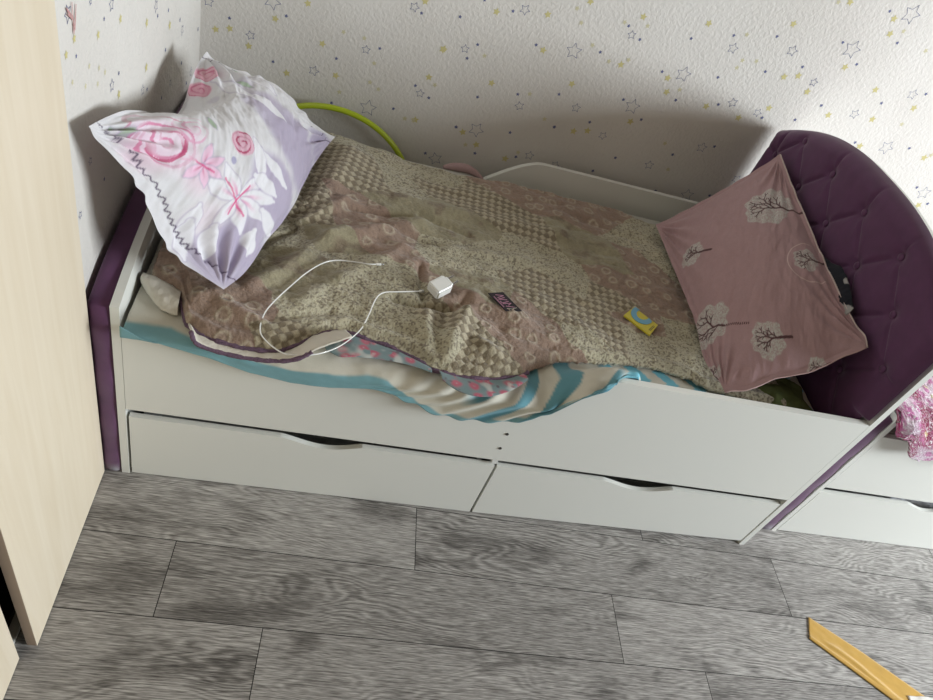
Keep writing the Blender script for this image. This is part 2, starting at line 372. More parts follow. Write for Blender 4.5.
# ------------------------------------------------------------------ beds
def arch(y, zc, za, W=1.04):   # zc at the sides, za in the middle
    t = abs(y - W / 2) / (W / 2); return za - (za - zc) * t ** 2.5
def board_profile(zc, za, y0=0, W=1.04, n=24):
    return [(y0, 0.0)] + [(y0 + W * i / n, arch(W * i / n, zc, za, W)) for i in range(n + 1)] + [(y0 + W, 0.0)]
def pad_plain(name, x0, x1, zc, za, y0, m, parent):
    """rounded upholstered slab: cross-section bulges outward, wraps the edges"""
    n = 40; prof = [(y0, .005 + (zc - .03) * i / 14) for i in range(14)] + [(y0 + 1.04 * i / n, arch(1.04 * i / n, zc, za)) for i in range(n + 1)] + [(y0 + 1.04, zc - .02 - (zc - .03) * i / 14) for i in range(1, 15)]
    cy, cz = y0 + .52, .35; K = 10; X = np.zeros((len(prof), K)); Y = X.copy(); Z = X.copy()
    for i, (y, z) in enumerate(prof):
        for k in range(K):
            t = k / (K - 1); bul = math.sin(math.pi * t) ** .5 * .013
            pucker = .003 * math.sin(z * 40 + y * 23) * math.sin(math.pi * t)
            dy, dz = (y - cy), (z - cz); L = math.hypot(dy, dz); s = (bul + pucker - .012)
            X[i, k] = x0 + (x1 - x0) * (.5 - .5 * math.cos(math.pi * t)); Y[i, k] = y + dy / L * s; Z[i, k] = max(.004, z + dz / L * s)
    bmx = bmesh.new(); V = [[bmx.verts.new((X[i, k], Y[i, k], Z[i, k])) for k in range(K)] for i in range(len(prof))]
    for i in range(len(prof) - 1):
        for k in range(K - 1): bmx.faces.new((V[i][k], V[i + 1][k], V[i + 1][k + 1], V[i][k + 1]))
    bmx.faces.new([V[i][0] for i in range(len(prof))]); bmx.faces.new([V[i][K - 1] for i in range(len(prof))][::-1])
    for k in range(K - 1): bmx.faces.new((V[0][k], V[0][k + 1], V[-1][k + 1], V[-1][k]))
    return bm_link(name, bmx, m, parent, True)
def rail_top(x, L=1.83):
    x = np.asarray(x, float)
    return .517 - .045 * sm(.35, .75, x) + .150 * sm(.84, 1.13, x)
def drawer(parent, x0, x1, y0, cut0, cut1, skew=0.0, depth=.6, lift=.004):
    d = bpy.data.objects.new('drawer', None)
    n = 40; top = .234
    pts = [(x0, lift), (x1, lift + skew), (x1, top)]
    c = [(cut1 + (cut0 - cut1) * i / n) for i in range(n + 1)]
    for i, x in enumerate(c):
        t = i / n; pts.append((x, top - .024 * max(0.0, math.sin(math.pi * t)) ** 1.2 * (1.25 - .5 * t)))
    pts.append((x0, top))
    f = prism('drawer', pts, 1, y0, y0 + .014, M_board, parent, bev=.0006)
    bpy.data.objects.remove(d)
    bm = bmesh.new()
    add_box(bm, (x0 + .02, y0 + .0175, .03), (x0 + .032, y0 + depth, .19)); add_box(bm, (x1 - .032, y0 + .0175, .03), (x1 - .02, y0 + depth, .19))
    add_box(bm, (x0 + .0325, y0 + .0175, .03), (x1 - .0325, y0 + depth, .036)); add_box(bm, (x0 + .0325, y0 + depth - .012, .0365), (x1 - .0325, y0 + depth, .19))
    o = bm_link('drawer_box', bm, M_board, None); o.parent = f; o.location = (0, 0, 0)
    return f

bed = empty('daybed', (.93, .5, 0), 'white single bed with plum tufted headboard and two drawers, quilt thrown on top', 'bed')
# front & back rails
xs = np.linspace(.019, 1.851, 90)
tops = [(float(x), float(rail_top(x))) for x in xs]
front = prism('side_rail', [(.019, .262), (1.851, .262)] + tops[::-1], 1, 0, .018, M_board, bed, bev=.001)
M_cap = mat('screw_hole', (60, 55, 50), .5)
for px, pz in ((.924, .374), (.926, .314)):
    bm = bmesh.new(); bmesh.ops.create_cone(bm, cap_ends=True, segments=14, radius1=.0045, radius2=.0045, depth=.002, matrix=Matrix.Translation((px, -.0006, pz)) @ Matrix.Rotation(math.pi / 2, 4, 'X'))
    o = bm_link('screw_cap', bm, M_cap, None); o.parent = front
prism('side_rail', [(.019, .03), (1.851, .03)] + [(float(a), float(.45 + .168 * sm(.76, 1.08, a))) for a in xs[::-1]], 1, .982, 1.0, M_board, bed, bev=.001)
pf = prism('footboard', board_profile(.585, .645), 0, .0, .018, M_board, bed, bev=.001)
pad_plain('footboard_padding', -.045, -.001, .578, .640, -.0, M_purple, bed)
prism('headboard', board_profile(.925, 1.058), 0, 1.852, 1.870, M_board, bed, bev=.001)
drawer(bed, .024, .938, .001, .375, .580)
drawer(bed, .946, 1.846, .001, 1.262, 1.482, skew=.016, lift=.004)
box('divider', (.924, .003, .240), (.942, .95, .261), M_board2, bed)
box('slat_base', (.022, .022, .262), (1.848, .978, .278), M_dark, bed)
# tufted headboard padding
nu, nv = 240, 170
buttons = [(.0 + .1 * ((r % 2) + 2 * c) + -.03, .97 - .104 * r) for r in range(0, 5) for c in range(0, 7)]
buttons = [(y if 1 else 0, z) for (y, z) in buttons]
buttons = []
for r, z in enumerate((.97, .866, .762, .658, .554)):
    for c in range(6):
        y = (.07 if r % 2 == 0 else .165) + .2025 * c
        if .04 < y < 1.0 and z < arch(y, .925, 1.058) - .03: buttons.append((y, z))
yy = np.linspace(0, 1, nu)[:, None] * np.ones((1, nv)); tt = np.linspace(0, 1, nv)[None, :] * np.ones((nu, 1))
tt0 = .30 + tt * .63; ylo = .0205 - .0235 * sm(.625, .645, tt0); Yp = ylo + yy * (1.047 - ylo); top = arch(np.clip(Yp, 0, 1.04), .925, 1.058) + .004; Zp = .30 + tt * (top - .30)
edge = np.minimum(np.minimum(Yp - ylo + .004, 1.047 - Yp), top - Zp)
puff = .050 * np.sqrt(np.clip(1 - (1 - np.clip(edge / .045, 0, 1)) ** 2, 0, 1))
dent = np.zeros_like(Yp)
for (by, bz) in buttons:
    d = np.hypot(Yp - by, Zp - bz); dent = np.maximum(dent, .013 * np.exp(-(d / .020) ** 2) + .006 * np.exp(-(d / .055) ** 2))
def crease(a, b):
    global dent
    d, t = segd(Yp, Zp, a[0], a[1], b[0], b[1]); dent = np.maximum(dent, .0075 * np.exp(-(d / .0055) ** 2) + .004 * np.exp(-(d / .02) ** 2))
for i, a in enumerate(buttons):
    for b in buttons[i + 1:]:
        if .08 < abs(a[0] - b[0]) < .13 and .08 < abs(a[1] - b[1]) < .13: crease(a, b)
for (by, bz) in buttons:
    if bz > arch(by, .925, 1.058) - .14: crease((by, bz), (by, arch(by, .925, 1.058) + .02))
    if by < .1: crease((by, bz), (-.02, bz))
    if by > .94: crease((by, bz), (1.06, bz))
inner = sm(.0, .05, edge)
Xp = 1.8515 - puff + dent * inner + .0008 * fbm(Yp * 30, Zp * 30)
Xp[:, 0] = 1.8515
hp = grid_mesh('headboard_padding', Xp, Yp, Zp, M_purple, bed)
bproto = None
for (by, bz) in buttons:
    bm = bmesh.new()
    if bproto is None:
        bmesh.ops.create_uvsphere(bm, u_segments=14, v_segments=8, radius=.0105, matrix=Matrix.Diagonal((.45, 1, 1, 1)))
        bproto = bm_link('button', bm, M_purple, None, True); b = bproto
    else:
        bm.free(); b = bproto.copy(); COL.objects.link(b)
    b.parent = hp; b.location = (1.8515 - .036, by, bz)

# second bed beyond the headboard
bx, by0 = 1.955, .07
bed2 = empty('daybed', (bx + .9, by0 + .45, 0), 'second white bed with plum padded end at the right edge, pink blanket on it', 'bed')
pad_plain('footboard_padding', bx, bx + .052, .585, .62, by0, M_purple, bed2)
prism('footboard', board_profile(.60, .62, by0, .98), 0, bx + .053, bx + .069, M_board, bed2, bev=.001)
x0 = bx + .070
prism('side_rail', [(x0, .262), (x0 + 1.83, .262), (x0 + 1.83, .52), (x0, .52)], 1, by0, by0 + .018, M_board, bed2)
prism('side_rail', [(x0, .03), (x0 + 1.83, .03), (x0 + 1.83, .56), (x0, .56)], 1, by0 + .95, by0 + .968, M_board, bed2)
prism('headboard', board_profile(.85, 1.0, by0, .97), 0, x0 + 1.831, x0 + 1.849, M_board, bed2)
drawer(bed2, x0 + .004, x0 + .913, by0 + .001, 2.375, 2.55)
drawer(bed2, x0 + .921, x0 + 1.826, by0 + .001, 3.3, 3.48)
box('slat_base', (x0 + .002, by0 + .022, .262), (x0 + 1.828, by0 + .948, .278), M_dark, bed2)
mt2 = box('mattress', (x0 + .004, by0 + .024, .28), (x0 + 1.82, by0 + .945, .545), M_mattress, None, bev=.02)
tag(mt2, 'white mattress of the second bed, under the pink blanket at the right edge', 'mattress')
# white crumpled bag in its drawer
n = 30; U, V = np.meshgrid(np.linspace(0, 1, n), np.linspace(0, 1, n), indexing='ij')
crumple = grid_mesh('plastic_bag', 2.39 + U * .24, by0 + .045 + V * .2, .172 + .035 * np.sin(U * 3.1) * np.sin(V * 3.1) + .02 * fbm(U * 9, V * 9), mat('crumpled_white_plastic', (222, 222, 226), .35), color=None)
tag(crumple, 'crumpled white plastic bag seen through the second bed drawer cut-out', 'bag')
crumple2 = grid_mesh('clothing_bundle', .36 + U * .3, .05 + V * .25, .205 + .03 * np.sin(U * 3.1) * np.sin(V * 3.1) + .02 * fbm(U * 8 + 3, V * 8), mat('dark_grey_fabric', (70, 70, 78), .9, var=.5, vscale=40))
tag(crumple2, 'dark grey clothes seen through the cut-out of the left drawer', 'clothes')

# ------------------------------------------------------------------ mattress, sheet, quilt
mt = box('mattress', (.024, .024, .28), (1.79, .976, .535), M_mattress, None, bev=.03)
tag(mt, 'thick mattress under the quilt, on the bed with the tufted headboard', 'mattress')

hem_px = [(143, 274), (150, 277), (165, 284), (180, 296), (186, 324), (200, 334), (218, 341), (240, 346), (262, 350), (280, 350), (298, 344), (312, 336), (330, 331), (348, 331), (365, 338), (385, 344), (402, 351), (418, 360), (432, 368), (450, 374), (475, 378), (500, 378), (520, 375), (538, 368), (556, 362), (585, 362), (620, 364), (650, 367), (690, 378), (706, 388)]
def hem_z(x): return .556 + .005 * sm(.1, .2, x) * (1 - sm(.38, .48, x)) + .006 * sm(1.0, 1.1, x)
hp_ = []
for px, py in hem_px:
    z = .56
    for _ in range(5): P = on(px, py, 2, z); z = float(hem_z(P[0]))
    hp_.append(on(px, py, 2, z))
hem = np.array(hp_); hx = hem[:, 0].copy(); hx = np.maximum.accumulate(hx + np.arange(len(hx)) * 1e-5)
hx = np.append(hx, 1.70); hy = np.append(hem[:, 1], .06)
def front_y(x): return np.interp(x, hx, hy)
bk_px = [(330, 137), (380, 155), (440, 170), (480, 181), (560, 197), (620, 211), (650, 224)]
bk = np.array([on(px, py, 2, .575) for px, py in bk_px])
def back_y(x): return np.interp(x, np.r_[0., bk[:, 0], 1.7], np.r_[.97, bk[:, 1] + .05, .90])
# folds: (x0,y0,x1,y1,height,width)
def pxs(z, *a): return [on(p[0], p[1], 2, z)[:2] for p in a]
ridges = []
def ridge(a, b, h, wd_, z=.58): (p, q) = pxs(z, a, b); ridges.append((p[0], p[1], q[0], q[1], h, wd_))
ridge((462, 318), (438, 372), .022, .022); ridge((425, 318), (428, 362), .012, .02); ridge((395, 300), (425, 308), -.014, .012)
ridge((425, 308), (452, 312), -.016, .010); ridge((452, 312), (465, 300), -.010, .012); ridge((420, 270), (422, 300), -.012, .010)
ridge((470, 300), (520, 320), .010, .03); ridge((330, 240), (420, 225), .014, .025); ridge((250, 285), (340, 232), .013, .02)
ridge((300, 300), (400, 250), .010, .022); ridge((350, 210), (410, 215), -.010, .012); ridge((345, 205), (300, 225), .012, .02)
ridge((380, 225), (440, 245), -.010, .015); ridge((320, 200), (350, 160), .016, .04); ridge((400, 200), (560, 235), .010, .035)
ridge((420, 215), (470, 235), -.008, .012); ridge((430, 245), (530, 262), .008, .02); ridge((540, 300), (620, 350), .006, .03)
ridge((220, 300), (280, 340), .010, .02); ridge((190, 300), (230, 285), .010, .02); ridge((270, 320), (330, 310), -.008, .012)
ridge((340, 320), (420, 345), .010, .018); ridge((480, 345), (520, 372), .012, .02); ridge((500, 330), (560, 350), -.006, .014)
ridge((560, 210), (640, 240), -.006, .02); ridge((245, 250), (330, 215), -.007, .010)
def H(x, y):
    z = .575 + .012 * fbm(x * 3.1 + 2, y * 3.7 + 1, 3) + .007 * fbm(x * 13, y * 15, 3) + .006 * np.abs(fbm(x * 8 + y * 5 + 3, y * 16 - x * 4, 2)) * 2.0
    z = z + .022 * np.exp(-(((x - .40) / .22) ** 2 + ((y - .80) / .2) ** 2)) + .008 * np.exp(-(((x - .65) / .3) ** 2 + ((y - .4) / .3) ** 2))
    wx = x + .012 * fbm(x * 9, y * 9, 2); wy = y + .012 * fbm(x * 9 + 40, y * 9, 2)
    for (a, b, c, d, h, wd_) in ridges:
        h = h * 1.25
        dd, t = segd(wx, wy, a, b, c, d); z = z + h * np.exp(-(dd / wd_) ** 2)
    return z
def Hq(x, y):
    fy, by = front_y(x), back_y(x); df = y - fy; db = by - y
    z = H(x, y); zf = hem_z(x) + .001
    k = sm(0, .075, df); z = zf * (1 - k) + z * k + .010 * np.exp(-((df - .022) / .014) ** 2)
    return z - .035 * (1 - sm(0, .05, db))
# patch layout
T_CH, T_SP, T_PK, T_GR = 0, 1, 2, 3
seeds_px = [(335, 165, 0), (300, 205, 0), (365, 175, 0), (290, 235, 1), (360, 145, 1), (400, 165, 1), (430, 175, 1), (440, 190, 0), (485, 205, 0), (525, 222, 0), (400, 185, 1),
    (365, 225, 2), (385, 245, 2), (395, 230, 2), (330, 245, 3), (310, 265, 3), (345, 262, 1), (415, 215, 3), (450, 215, 3), (470, 228, 3), (500, 250, 1), (540, 258, 1), (440, 255, 1), (400, 290, 1), (375, 300, 1),
    (200, 295, 2), (240, 285, 2), (220, 325, 2), (255, 310, 2), (285, 285, 3), (300, 310, 1), (275, 335, 0), (290, 328, 0), (330, 305, 1), (350, 320, 1), (400, 330, 1), (440, 345, 1),
    (520, 195, 2), (560, 205, 2), (590, 215, 2), (600, 250, 3), (575, 240, 3), (630, 240, 1), (560, 270, 1), (640, 262, 2), (660, 300, 2), (625, 290, 2), (645, 320, 2), (470, 290, 3), (460, 300, 2), (500, 325, 2), (540, 330, 2), (530, 350, 2), (575, 360, 2),
    (480, 345, 0), (500, 365, 0), (470, 365, 0), (455, 325, 0), (560, 300, 0), (590, 320, 0), (615, 335, 0), (545, 285, 0), (640, 345, 1), (670, 350, 1), (600, 350, 1), (620, 300, 0), (180, 270, 2), (660, 260, 1), (690, 340, 1)]
seeds = np.array([[*on(a, b, 2, .58)[:2], t] for a, b, t in seeds_px])
def rings_at(x, y, pitch, r0, wdt):
    cx_ = np.floor(x / pitch); cy_ = np.floor(y / pitch); best = np.zeros_like(x); inn = np.zeros_like(x)
    for dx in (-1, 0, 1):
        for dy in (-1, 0, 1):
            ix = (cx_ + dx).astype(int); iy = (cy_ + dy).astype(int)
            jx = _tab[ix % 256, iy % 256]; jy = _tab[(ix + 91) % 256, (iy + 37) % 256]; jr = _tab[(ix + 11) % 256, (iy + 7) % 256]
            px = (ix + .2 + .6 * jx) * pitch; py = (iy + .2 + .6 * jy) * pitch
            d = np.hypot(x - px, y - py); a = np.arctan2(y - py, x - px); rr = r0 * (.75 + .35 * jr) * (1 + .05 * np.sin(3 * a + 6 * jx))
            best = np.maximum(best, np.exp(-((d - rr) / wdt) ** 2)); inn = np.maximum(inn, np.exp(-(d / (rr * .35)) ** 2) * .5)
    return best, inn
NU, NV = 800, 500
U, V = np.meshgrid(np.linspace(0, 1, NU), np.linspace(0, 1, NV), indexing='ij')
QX = .043 + U * 1.62; QY = front_y(QX) * (1 - V) + back_y(QX) * V; QZ = Hq(QX, QY)
wx = QX + .02 * fbm(QX * 8, QY * 8, 3); wy = QY + .02 * fbm(QX * 8 + 9, QY * 8 + 3, 3)
best = np.full(QX.shape, 9.); typ = np.zeros(QX.shape, int)
for s in seeds:
    # bands run diagonally: stretch the distance along the band
    dx, dy = wx - s[0], wy - s[1]; a = .83 * dx - .55 * dy; b = .55 * dx + .83 * dy
    d = np.hypot(a * .75, b * 1.25); k = d < best; best[k] = d[k]; typ[k] = int(s[2])
fine = vnoise(QX * 420, QY * 420); fine2 = vnoise(QX * 230 + 50, QY * 230); med = fbm(QX * 22, QY * 22, 3)
c_sp = rgb(182, 175, 150) * (1 + .16 * med)[..., None]
c_sp = mix(c_sp, rgb(104, 92, 78), sm(.50, .78, vnoise(QX * 300 + 50, QY * 300)) * .8); c_sp = mix(c_sp, rgb(196, 192, 172), sm(.7, .9, fine) * .5)
rot = math.radians(38); ca, sa = math.cos(rot), math.sin(rot)
wob = .0016 * fbm(QX * 30, QY * 30, 2)
qa = (ca * QX + sa * QY + wob) / .0165; qb = (-sa * QX + ca * QY + wob) / .0165
chk = ((np.floor(qa) + np.floor(qb)) % 2)
fa, fb = qa - np.floor(qa), qb - np.floor(qb)
bevel = np.minimum(np.minimum(fa, 1 - fa), np.minimum(fb, 1 - fb))
c_ch = np.where(chk[..., None] > .5, rgb(182, 172, 148), rgb(130, 118, 97)); c_ch = mix(c_ch, rgb(120, 108, 90), (1 - sm(0, .12, bevel)) * .5)
c_ch = c_ch * (1 + .12 * med + .12 * (fine - .5))[..., None]
rg, inn = rings_at(QX + .002 * fbm(QX * 90, QY * 90, 2), QY + .002 * fbm(QX * 90 + 5, QY * 90, 2), .060, .0135, .0040)
c_pk = rgb(150, 127, 112) * (1 + .12 * med + .15 * (fine2 - .5))[..., None]; c_pk = mix(c_pk, rgb(196, 184, 162), np.clip(rg * .75 + inn * .6, 0, 1) * (.6 + .4 * fine))
c_gr = rgb(152, 144, 118) * (1 + .18 * med + .12 * (fine2 - .5))[..., None]; c_gr = mix(c_gr, rgb(112, 92, 78), sm(.15, .5, fbm(QX * 30 + 7, QY * 30, 2)) * .6)
QC = np.select([(typ == t)[..., None] for t in (0, 1, 2, 3)], [c_ch, c_sp, c_pk, c_gr])
patina = fbm(QX * 5 + 3, QY * 5 + 8, 3); QC = QC * (1 + .10 * patina)[..., None]
# stitched quilting relief
plush = fbm(QX * 130, QY * 130, 3); QC = mix(QC, rgb(150, 138, 118), np.full(QX.shape, .05)) * (1 + .20 * plush)[..., None]
relief = np.where(typ == 0, .0012 * sm(0, .3, bevel), 0) + np.where(typ == 2, .0018 * rg, 0) + .0011 * (fine2 - .5) + .0018 * plush + .0020 * med
QZ = QZ + relief
quilt = empty('quilt', (.8, .45, .56), 'worn olive, beige and dusty-pink patchwork quilt spread rumpled over the bed', 'quilt')
top_q = grid_mesh('cover', QX, QY, QZ, attrmat('patchwork_print', .95, .7, 300, .3, .14, .003), quilt, QC, thick=.010)
# hem binding
M_trim = mat('heather_purple_binding', (104, 82, 100), .95, .8, 500, .35, 260)
path = []
for x in np.linspace(hx[0], 1.60, 260):
    y = float(front_y(x)); path.append((x, y - .001, float(hem_z(x)) - .002 + .0015 * math.sin(x * 90)))
i_cut = [i for i, p in enumerate(path) if p[0] < .93][-1]
tube('binding', path[:i_cut], .0055, M_trim, quilt, jag=.5)
# white turned-up corner and lining layer below the hem
M_lin = mat('white_fleece_lining', (214, 208, 194), .95, .9, 160)
def strip(name, A, B, m, parent, n=60, bulge=.006, k=12, col=None, thick=.004, nz=0):
    A = np.array([tuple(p) for p in smooth_path(A, 6)]); B = np.array([tuple(p) for p in smooth_path(B, 6)])
    def res(P):
        d = np.r_[0, np.cumsum(np.linalg.norm(np.diff(P, axis=0), axis=1))]; t = np.linspace(0, d[-1], n); return np.stack([np.interp(t, d, P[:, j]) for j in range(3)], 1)
    A, B = res(A), res(B); t = np.linspace(0, 1, k)[None, :, None]; G = A[:, None] * (1 - t) + B[:, None] * t
    G[..., 2] += bulge * np.sin(np.pi * t[..., 0]); G[..., 1] -= bulge * .6 * np.sin(np.pi * t[..., 0])
    if nz: G[..., 2] += nz * fbm(G[..., 0] * 60, G[..., 1] * 60, 3)
    return grid_mesh(name, G[..., 0], G[..., 1], G[..., 2], m, parent, col(G) if col else None, thick=thick)
up = [(186, 322), (200, 333), (218, 340), (240, 345), (262, 349), (280, 349), (298, 343), (312, 335), (330, 330), (345, 330)]
lo = [(191, 332), (196, 343), (212, 350), (235, 356), (260, 360), (285, 361), (300, 358), (312, 352), (330, 345), (352, 338)]
A = [on(a, b, 2, float(hem_z(on(a, b, 2, .558)[0])) - .004) + np.array([0, .010, -.010]) for a, b in up]; B = [on(a, b, 1, -.052 + .064 * float(sm(.36, .52, on(a, b, 1, -.04)[0]))) for a, b in lo]
strip('lining', A, B, M_lin, quilt, bulge=.002, nz=.004)
tube('binding', smooth_path(B[:8], 8), .0048, M_trim, quilt, jag=.35)
A = [on(a, b, 2, z) for a, b, z in [(142.5, 274, .560), (152, 277, .560), (165, 283, .560), (181, 293, .560)]]
B = [on(a, b, 2, z) for a, b, z in [(143, 284, .552), (152, 298, .552), (164, 311, .552), (178, 316, .552)]]
strip('lining', A, B, M_lin, quilt, bulge=.010, nz=.004)

# striped sheet hanging over the rail
hem2_px = [(126, 322), (140, 334), (175, 345), (210, 355), (250, 370), (290, 380), (330, 385), (365, 386), (385, 389), (410, 400), (440, 413), (470, 418), (505, 420)]
h2 = [on(a, b, 1, -.022) for a, b in hem2_px]; h2x = [p[0] for p in h2]; h2z = [p[2] for p in h2]
h2x[0] = .02
for a, b in [(530, 414), (550, 406), (580, 393), (605, 381)]:
    P = on(a, b, 1, -.012); h2x.append(P[0]); h2z.append(P[2])
h2x += [1.10, 1.17, 1.24, 1.8]; h2z += [.628, .632, .545, .545]
ns, nt_ = 420, 90
S, T = np.meshgrid(np.linspace(0, 1, ns), np.linspace(0, 1, nt_), indexing='ij')
SX = .027 + S * 1.758; hz = np.interp(SX, h2x, h2z); over = 1 - sm(1.07, 1.15, SX); overz = 1 - sm(1.17, 1.23, SX)    # 1 = hangs over the rail
rt = rail_top(SX)
ztop = .545 * (1 - overz) + np.maximum(.545, rt + .012) * overz
# arc-length like profile: T 0..0.45 flat part, .45..0.65 roll, .65..1 hanging
yin = .30
yro = .035
a1 = np.clip(T / .45, 0, 1); a2 = np.clip((T - .45) / .25, 0, 1); a3 = np.clip((T - .70) / .30, 0, 1)
yo = -.026 * over + .022 * (1 - over)
SY = yin + (yro - yin) * a1 + (yo - yro) * np.sin(a2 * math.pi / 2) + 0 * a3
lift = (ztop - .545) * sm(.10, .03, SY) if False else (ztop - .545) * (1 - sm(.03, .11, SY))
zt = .545 + lift
zmid = np.minimum(zt - .010, np.maximum(hz + .012, zt - .03))
SZ = zt + (zmid - zt) * (1 - np.cos(a2 * math.pi / 2)) * 1.0
SZ = SZ + (hz - zmid) * a3
fold = np.sin((SX * 1.0 + a3 * .12 + a2 * .04) * 95 + 3 * fbm(SX * 6, T * 2, 2)) * sm(.50, .7, SX) * (1 - sm(1.08, 1.16, SX))
fold += .5 * fbm(SX * 14, T * 3, 3)
act = sm(.35, .7, T)
SY = SY - (.005 + .005 * fold) * act * over; SZ = SZ + .004 * fold * act * (1 - a3)
SZ = SZ + .004 * fbm(SX * 20, SY * 30, 3) * (1 - a3)
SY = np.where((SY > -.010) & (a3 > 0) & (over > .5), -.010, SY)
cream = rgb(208, 204, 190); teal = rgb(124, 168, 176); teal2 = rgb(100, 150, 162)
arc = (1 - a3) * np.maximum(zmid - hz, .004) + (1 - a2) * .04       # distance up from the hem
tw = np.interp(SX, [0, .2, .45, .58, .68, .76, .82, 1.8], [.033, .036, .042, .032, .012, .010, .012, .0])
SCc = mix(np.ones(SX.shape + (3,)) * cream, teal, 1 - sm(-.003, .003, arc - tw))
diag = (SX * 1.0 + arc * -1.6)
band = np.clip(np.interp(SX, [.76, .80, 1.12, 1.15], [0, 1, 1, 0]), 0, 1)
st = ((diag / .14 + .06 * fbm(SX * 8, arc * 12, 2)) % 1); SCc = mix(SCc, teal2, (sm(.52, .57, st) * (1 - sm(.93, .98, st))) * band)
zz = ((SX / .085 + .8 * np.abs(((SY * 14) % 1) - .5)) % 1); SCc = mix(SCc, rgb(120, 190, 208), (zz > .55) * sm(1.12, 1.16, SX))
SCc = SCc * (1 + .05 * fbm(SX * 40, T * 20, 2))[..., None]
sheet = grid_mesh('bedsheet', SX, SY, SZ, attrmat('striped_cotton', .85, .15, 500, .1, .04), None, SCc, thick=-.002)
tag(sheet, 'cream and teal striped bedsheet hanging out under the quilt, over the front rail', 'bedsheet')

# floral cloth peeking out under the hem
def floral(G):
    x, y = G[..., 0], G[..., 1] * 1.2 + G[..., 2]
    c = np.ones(x.shape + (3,)) * rgb(120, 140, 142); r, inn = rings_at(x + .004 * fbm(x * 70, y * 70, 2), y + .004 * fbm(x * 70 + 8, y * 70, 2), .038, .007, .006); r = r * (vnoise(x * 40, y * 40) > .3)
    c = mix(c, rgb(186, 96, 114), np.clip(r + inn, 0, 1)); c = mix(c, rgb(222, 190, 192), inn * .8 * (vnoise(x * 200, y * 200) > .4)); c = mix(c, rgb(206, 206, 200), sm(.2, .5, fbm(x * 30 + 5, y * 30, 2)) * .7); c = mix(c, rgb(90, 40, 60), sm(.35, .6, fbm(x * 60, y * 60, 2)) * .6); return c
A = [on(a, b, 2, z) for a, b, z in [(322, 342, .548), (335, 338, .550), (350, 334, .552), (370, 342, .552), (390, 349, .553), (412, 358, .553), (430, 368, .555)]]
B = [on(a, b, 2, z) for a, b, z in [(326, 350, .562), (340, 357, .563), (355, 357, .564), (375, 359, .563), (395, 362, .562), (415, 367, .561), (432, 373, .560)]]
M_flo = attrmat('rose_print', .8, .1, 500, .1, .04)
fb_ = empty('floral_cloth', (.6, .03, .55), 'blue-grey cloth with pink roses peeking out below the quilt hem', 'cloth')
strip('fold', A, B, M_flo, fb_, n=160, k=40, bulge=.004, col=floral, thick=.002)
A = [on(a, b, 2, .552) for a, b in [(438, 370), (460, 377), (485, 380), (505, 379), (522, 374)]]
B = [on(a, b, 2, .566) for a, b in [(442, 380), (460, 392), (485, 397), (510, 391), (528, 380)]]
strip('fold', A, B, M_flo, fb_, n=160, k=40, bulge=.006, col=floral, thick=.002)

# pink cloth tucked at the back rail
pa = smooth_path([(.74, .955, .538), (.78, .962, .545), (.83, .962, .547), (.88, .955, .528)], 8)
o = tube('folded_cloth', pa, [.005 + .010 * math.sin(math.pi * i / (len(pa) - 1)) for i in range(len(pa))], mat('dusty_pink_cotton', (176, 148, 148), .9, .4, 90), None, seg=12)
tag(o, 'dusty-pink cloth tucked between the quilt and the back rail', 'cloth')

# ------------------------------------------------------------------ hoop
R = .299; hc = (.372, 1.030, .299 + .010)
cir = [(hc[0] + R * math.cos(2 * math.pi * i / 96), hc[1], hc[2] + R * math.sin(2 * math.pi * i / 96)) for i in range(96)]
tag(tube('hula_hoop', cir, .0095, mat('lime_plastic', (178, 196, 40), .35, coat=.2), None, seg=14, closed=True), 'lime green plastic hoop standing between the bed and the back wall', 'hoop')

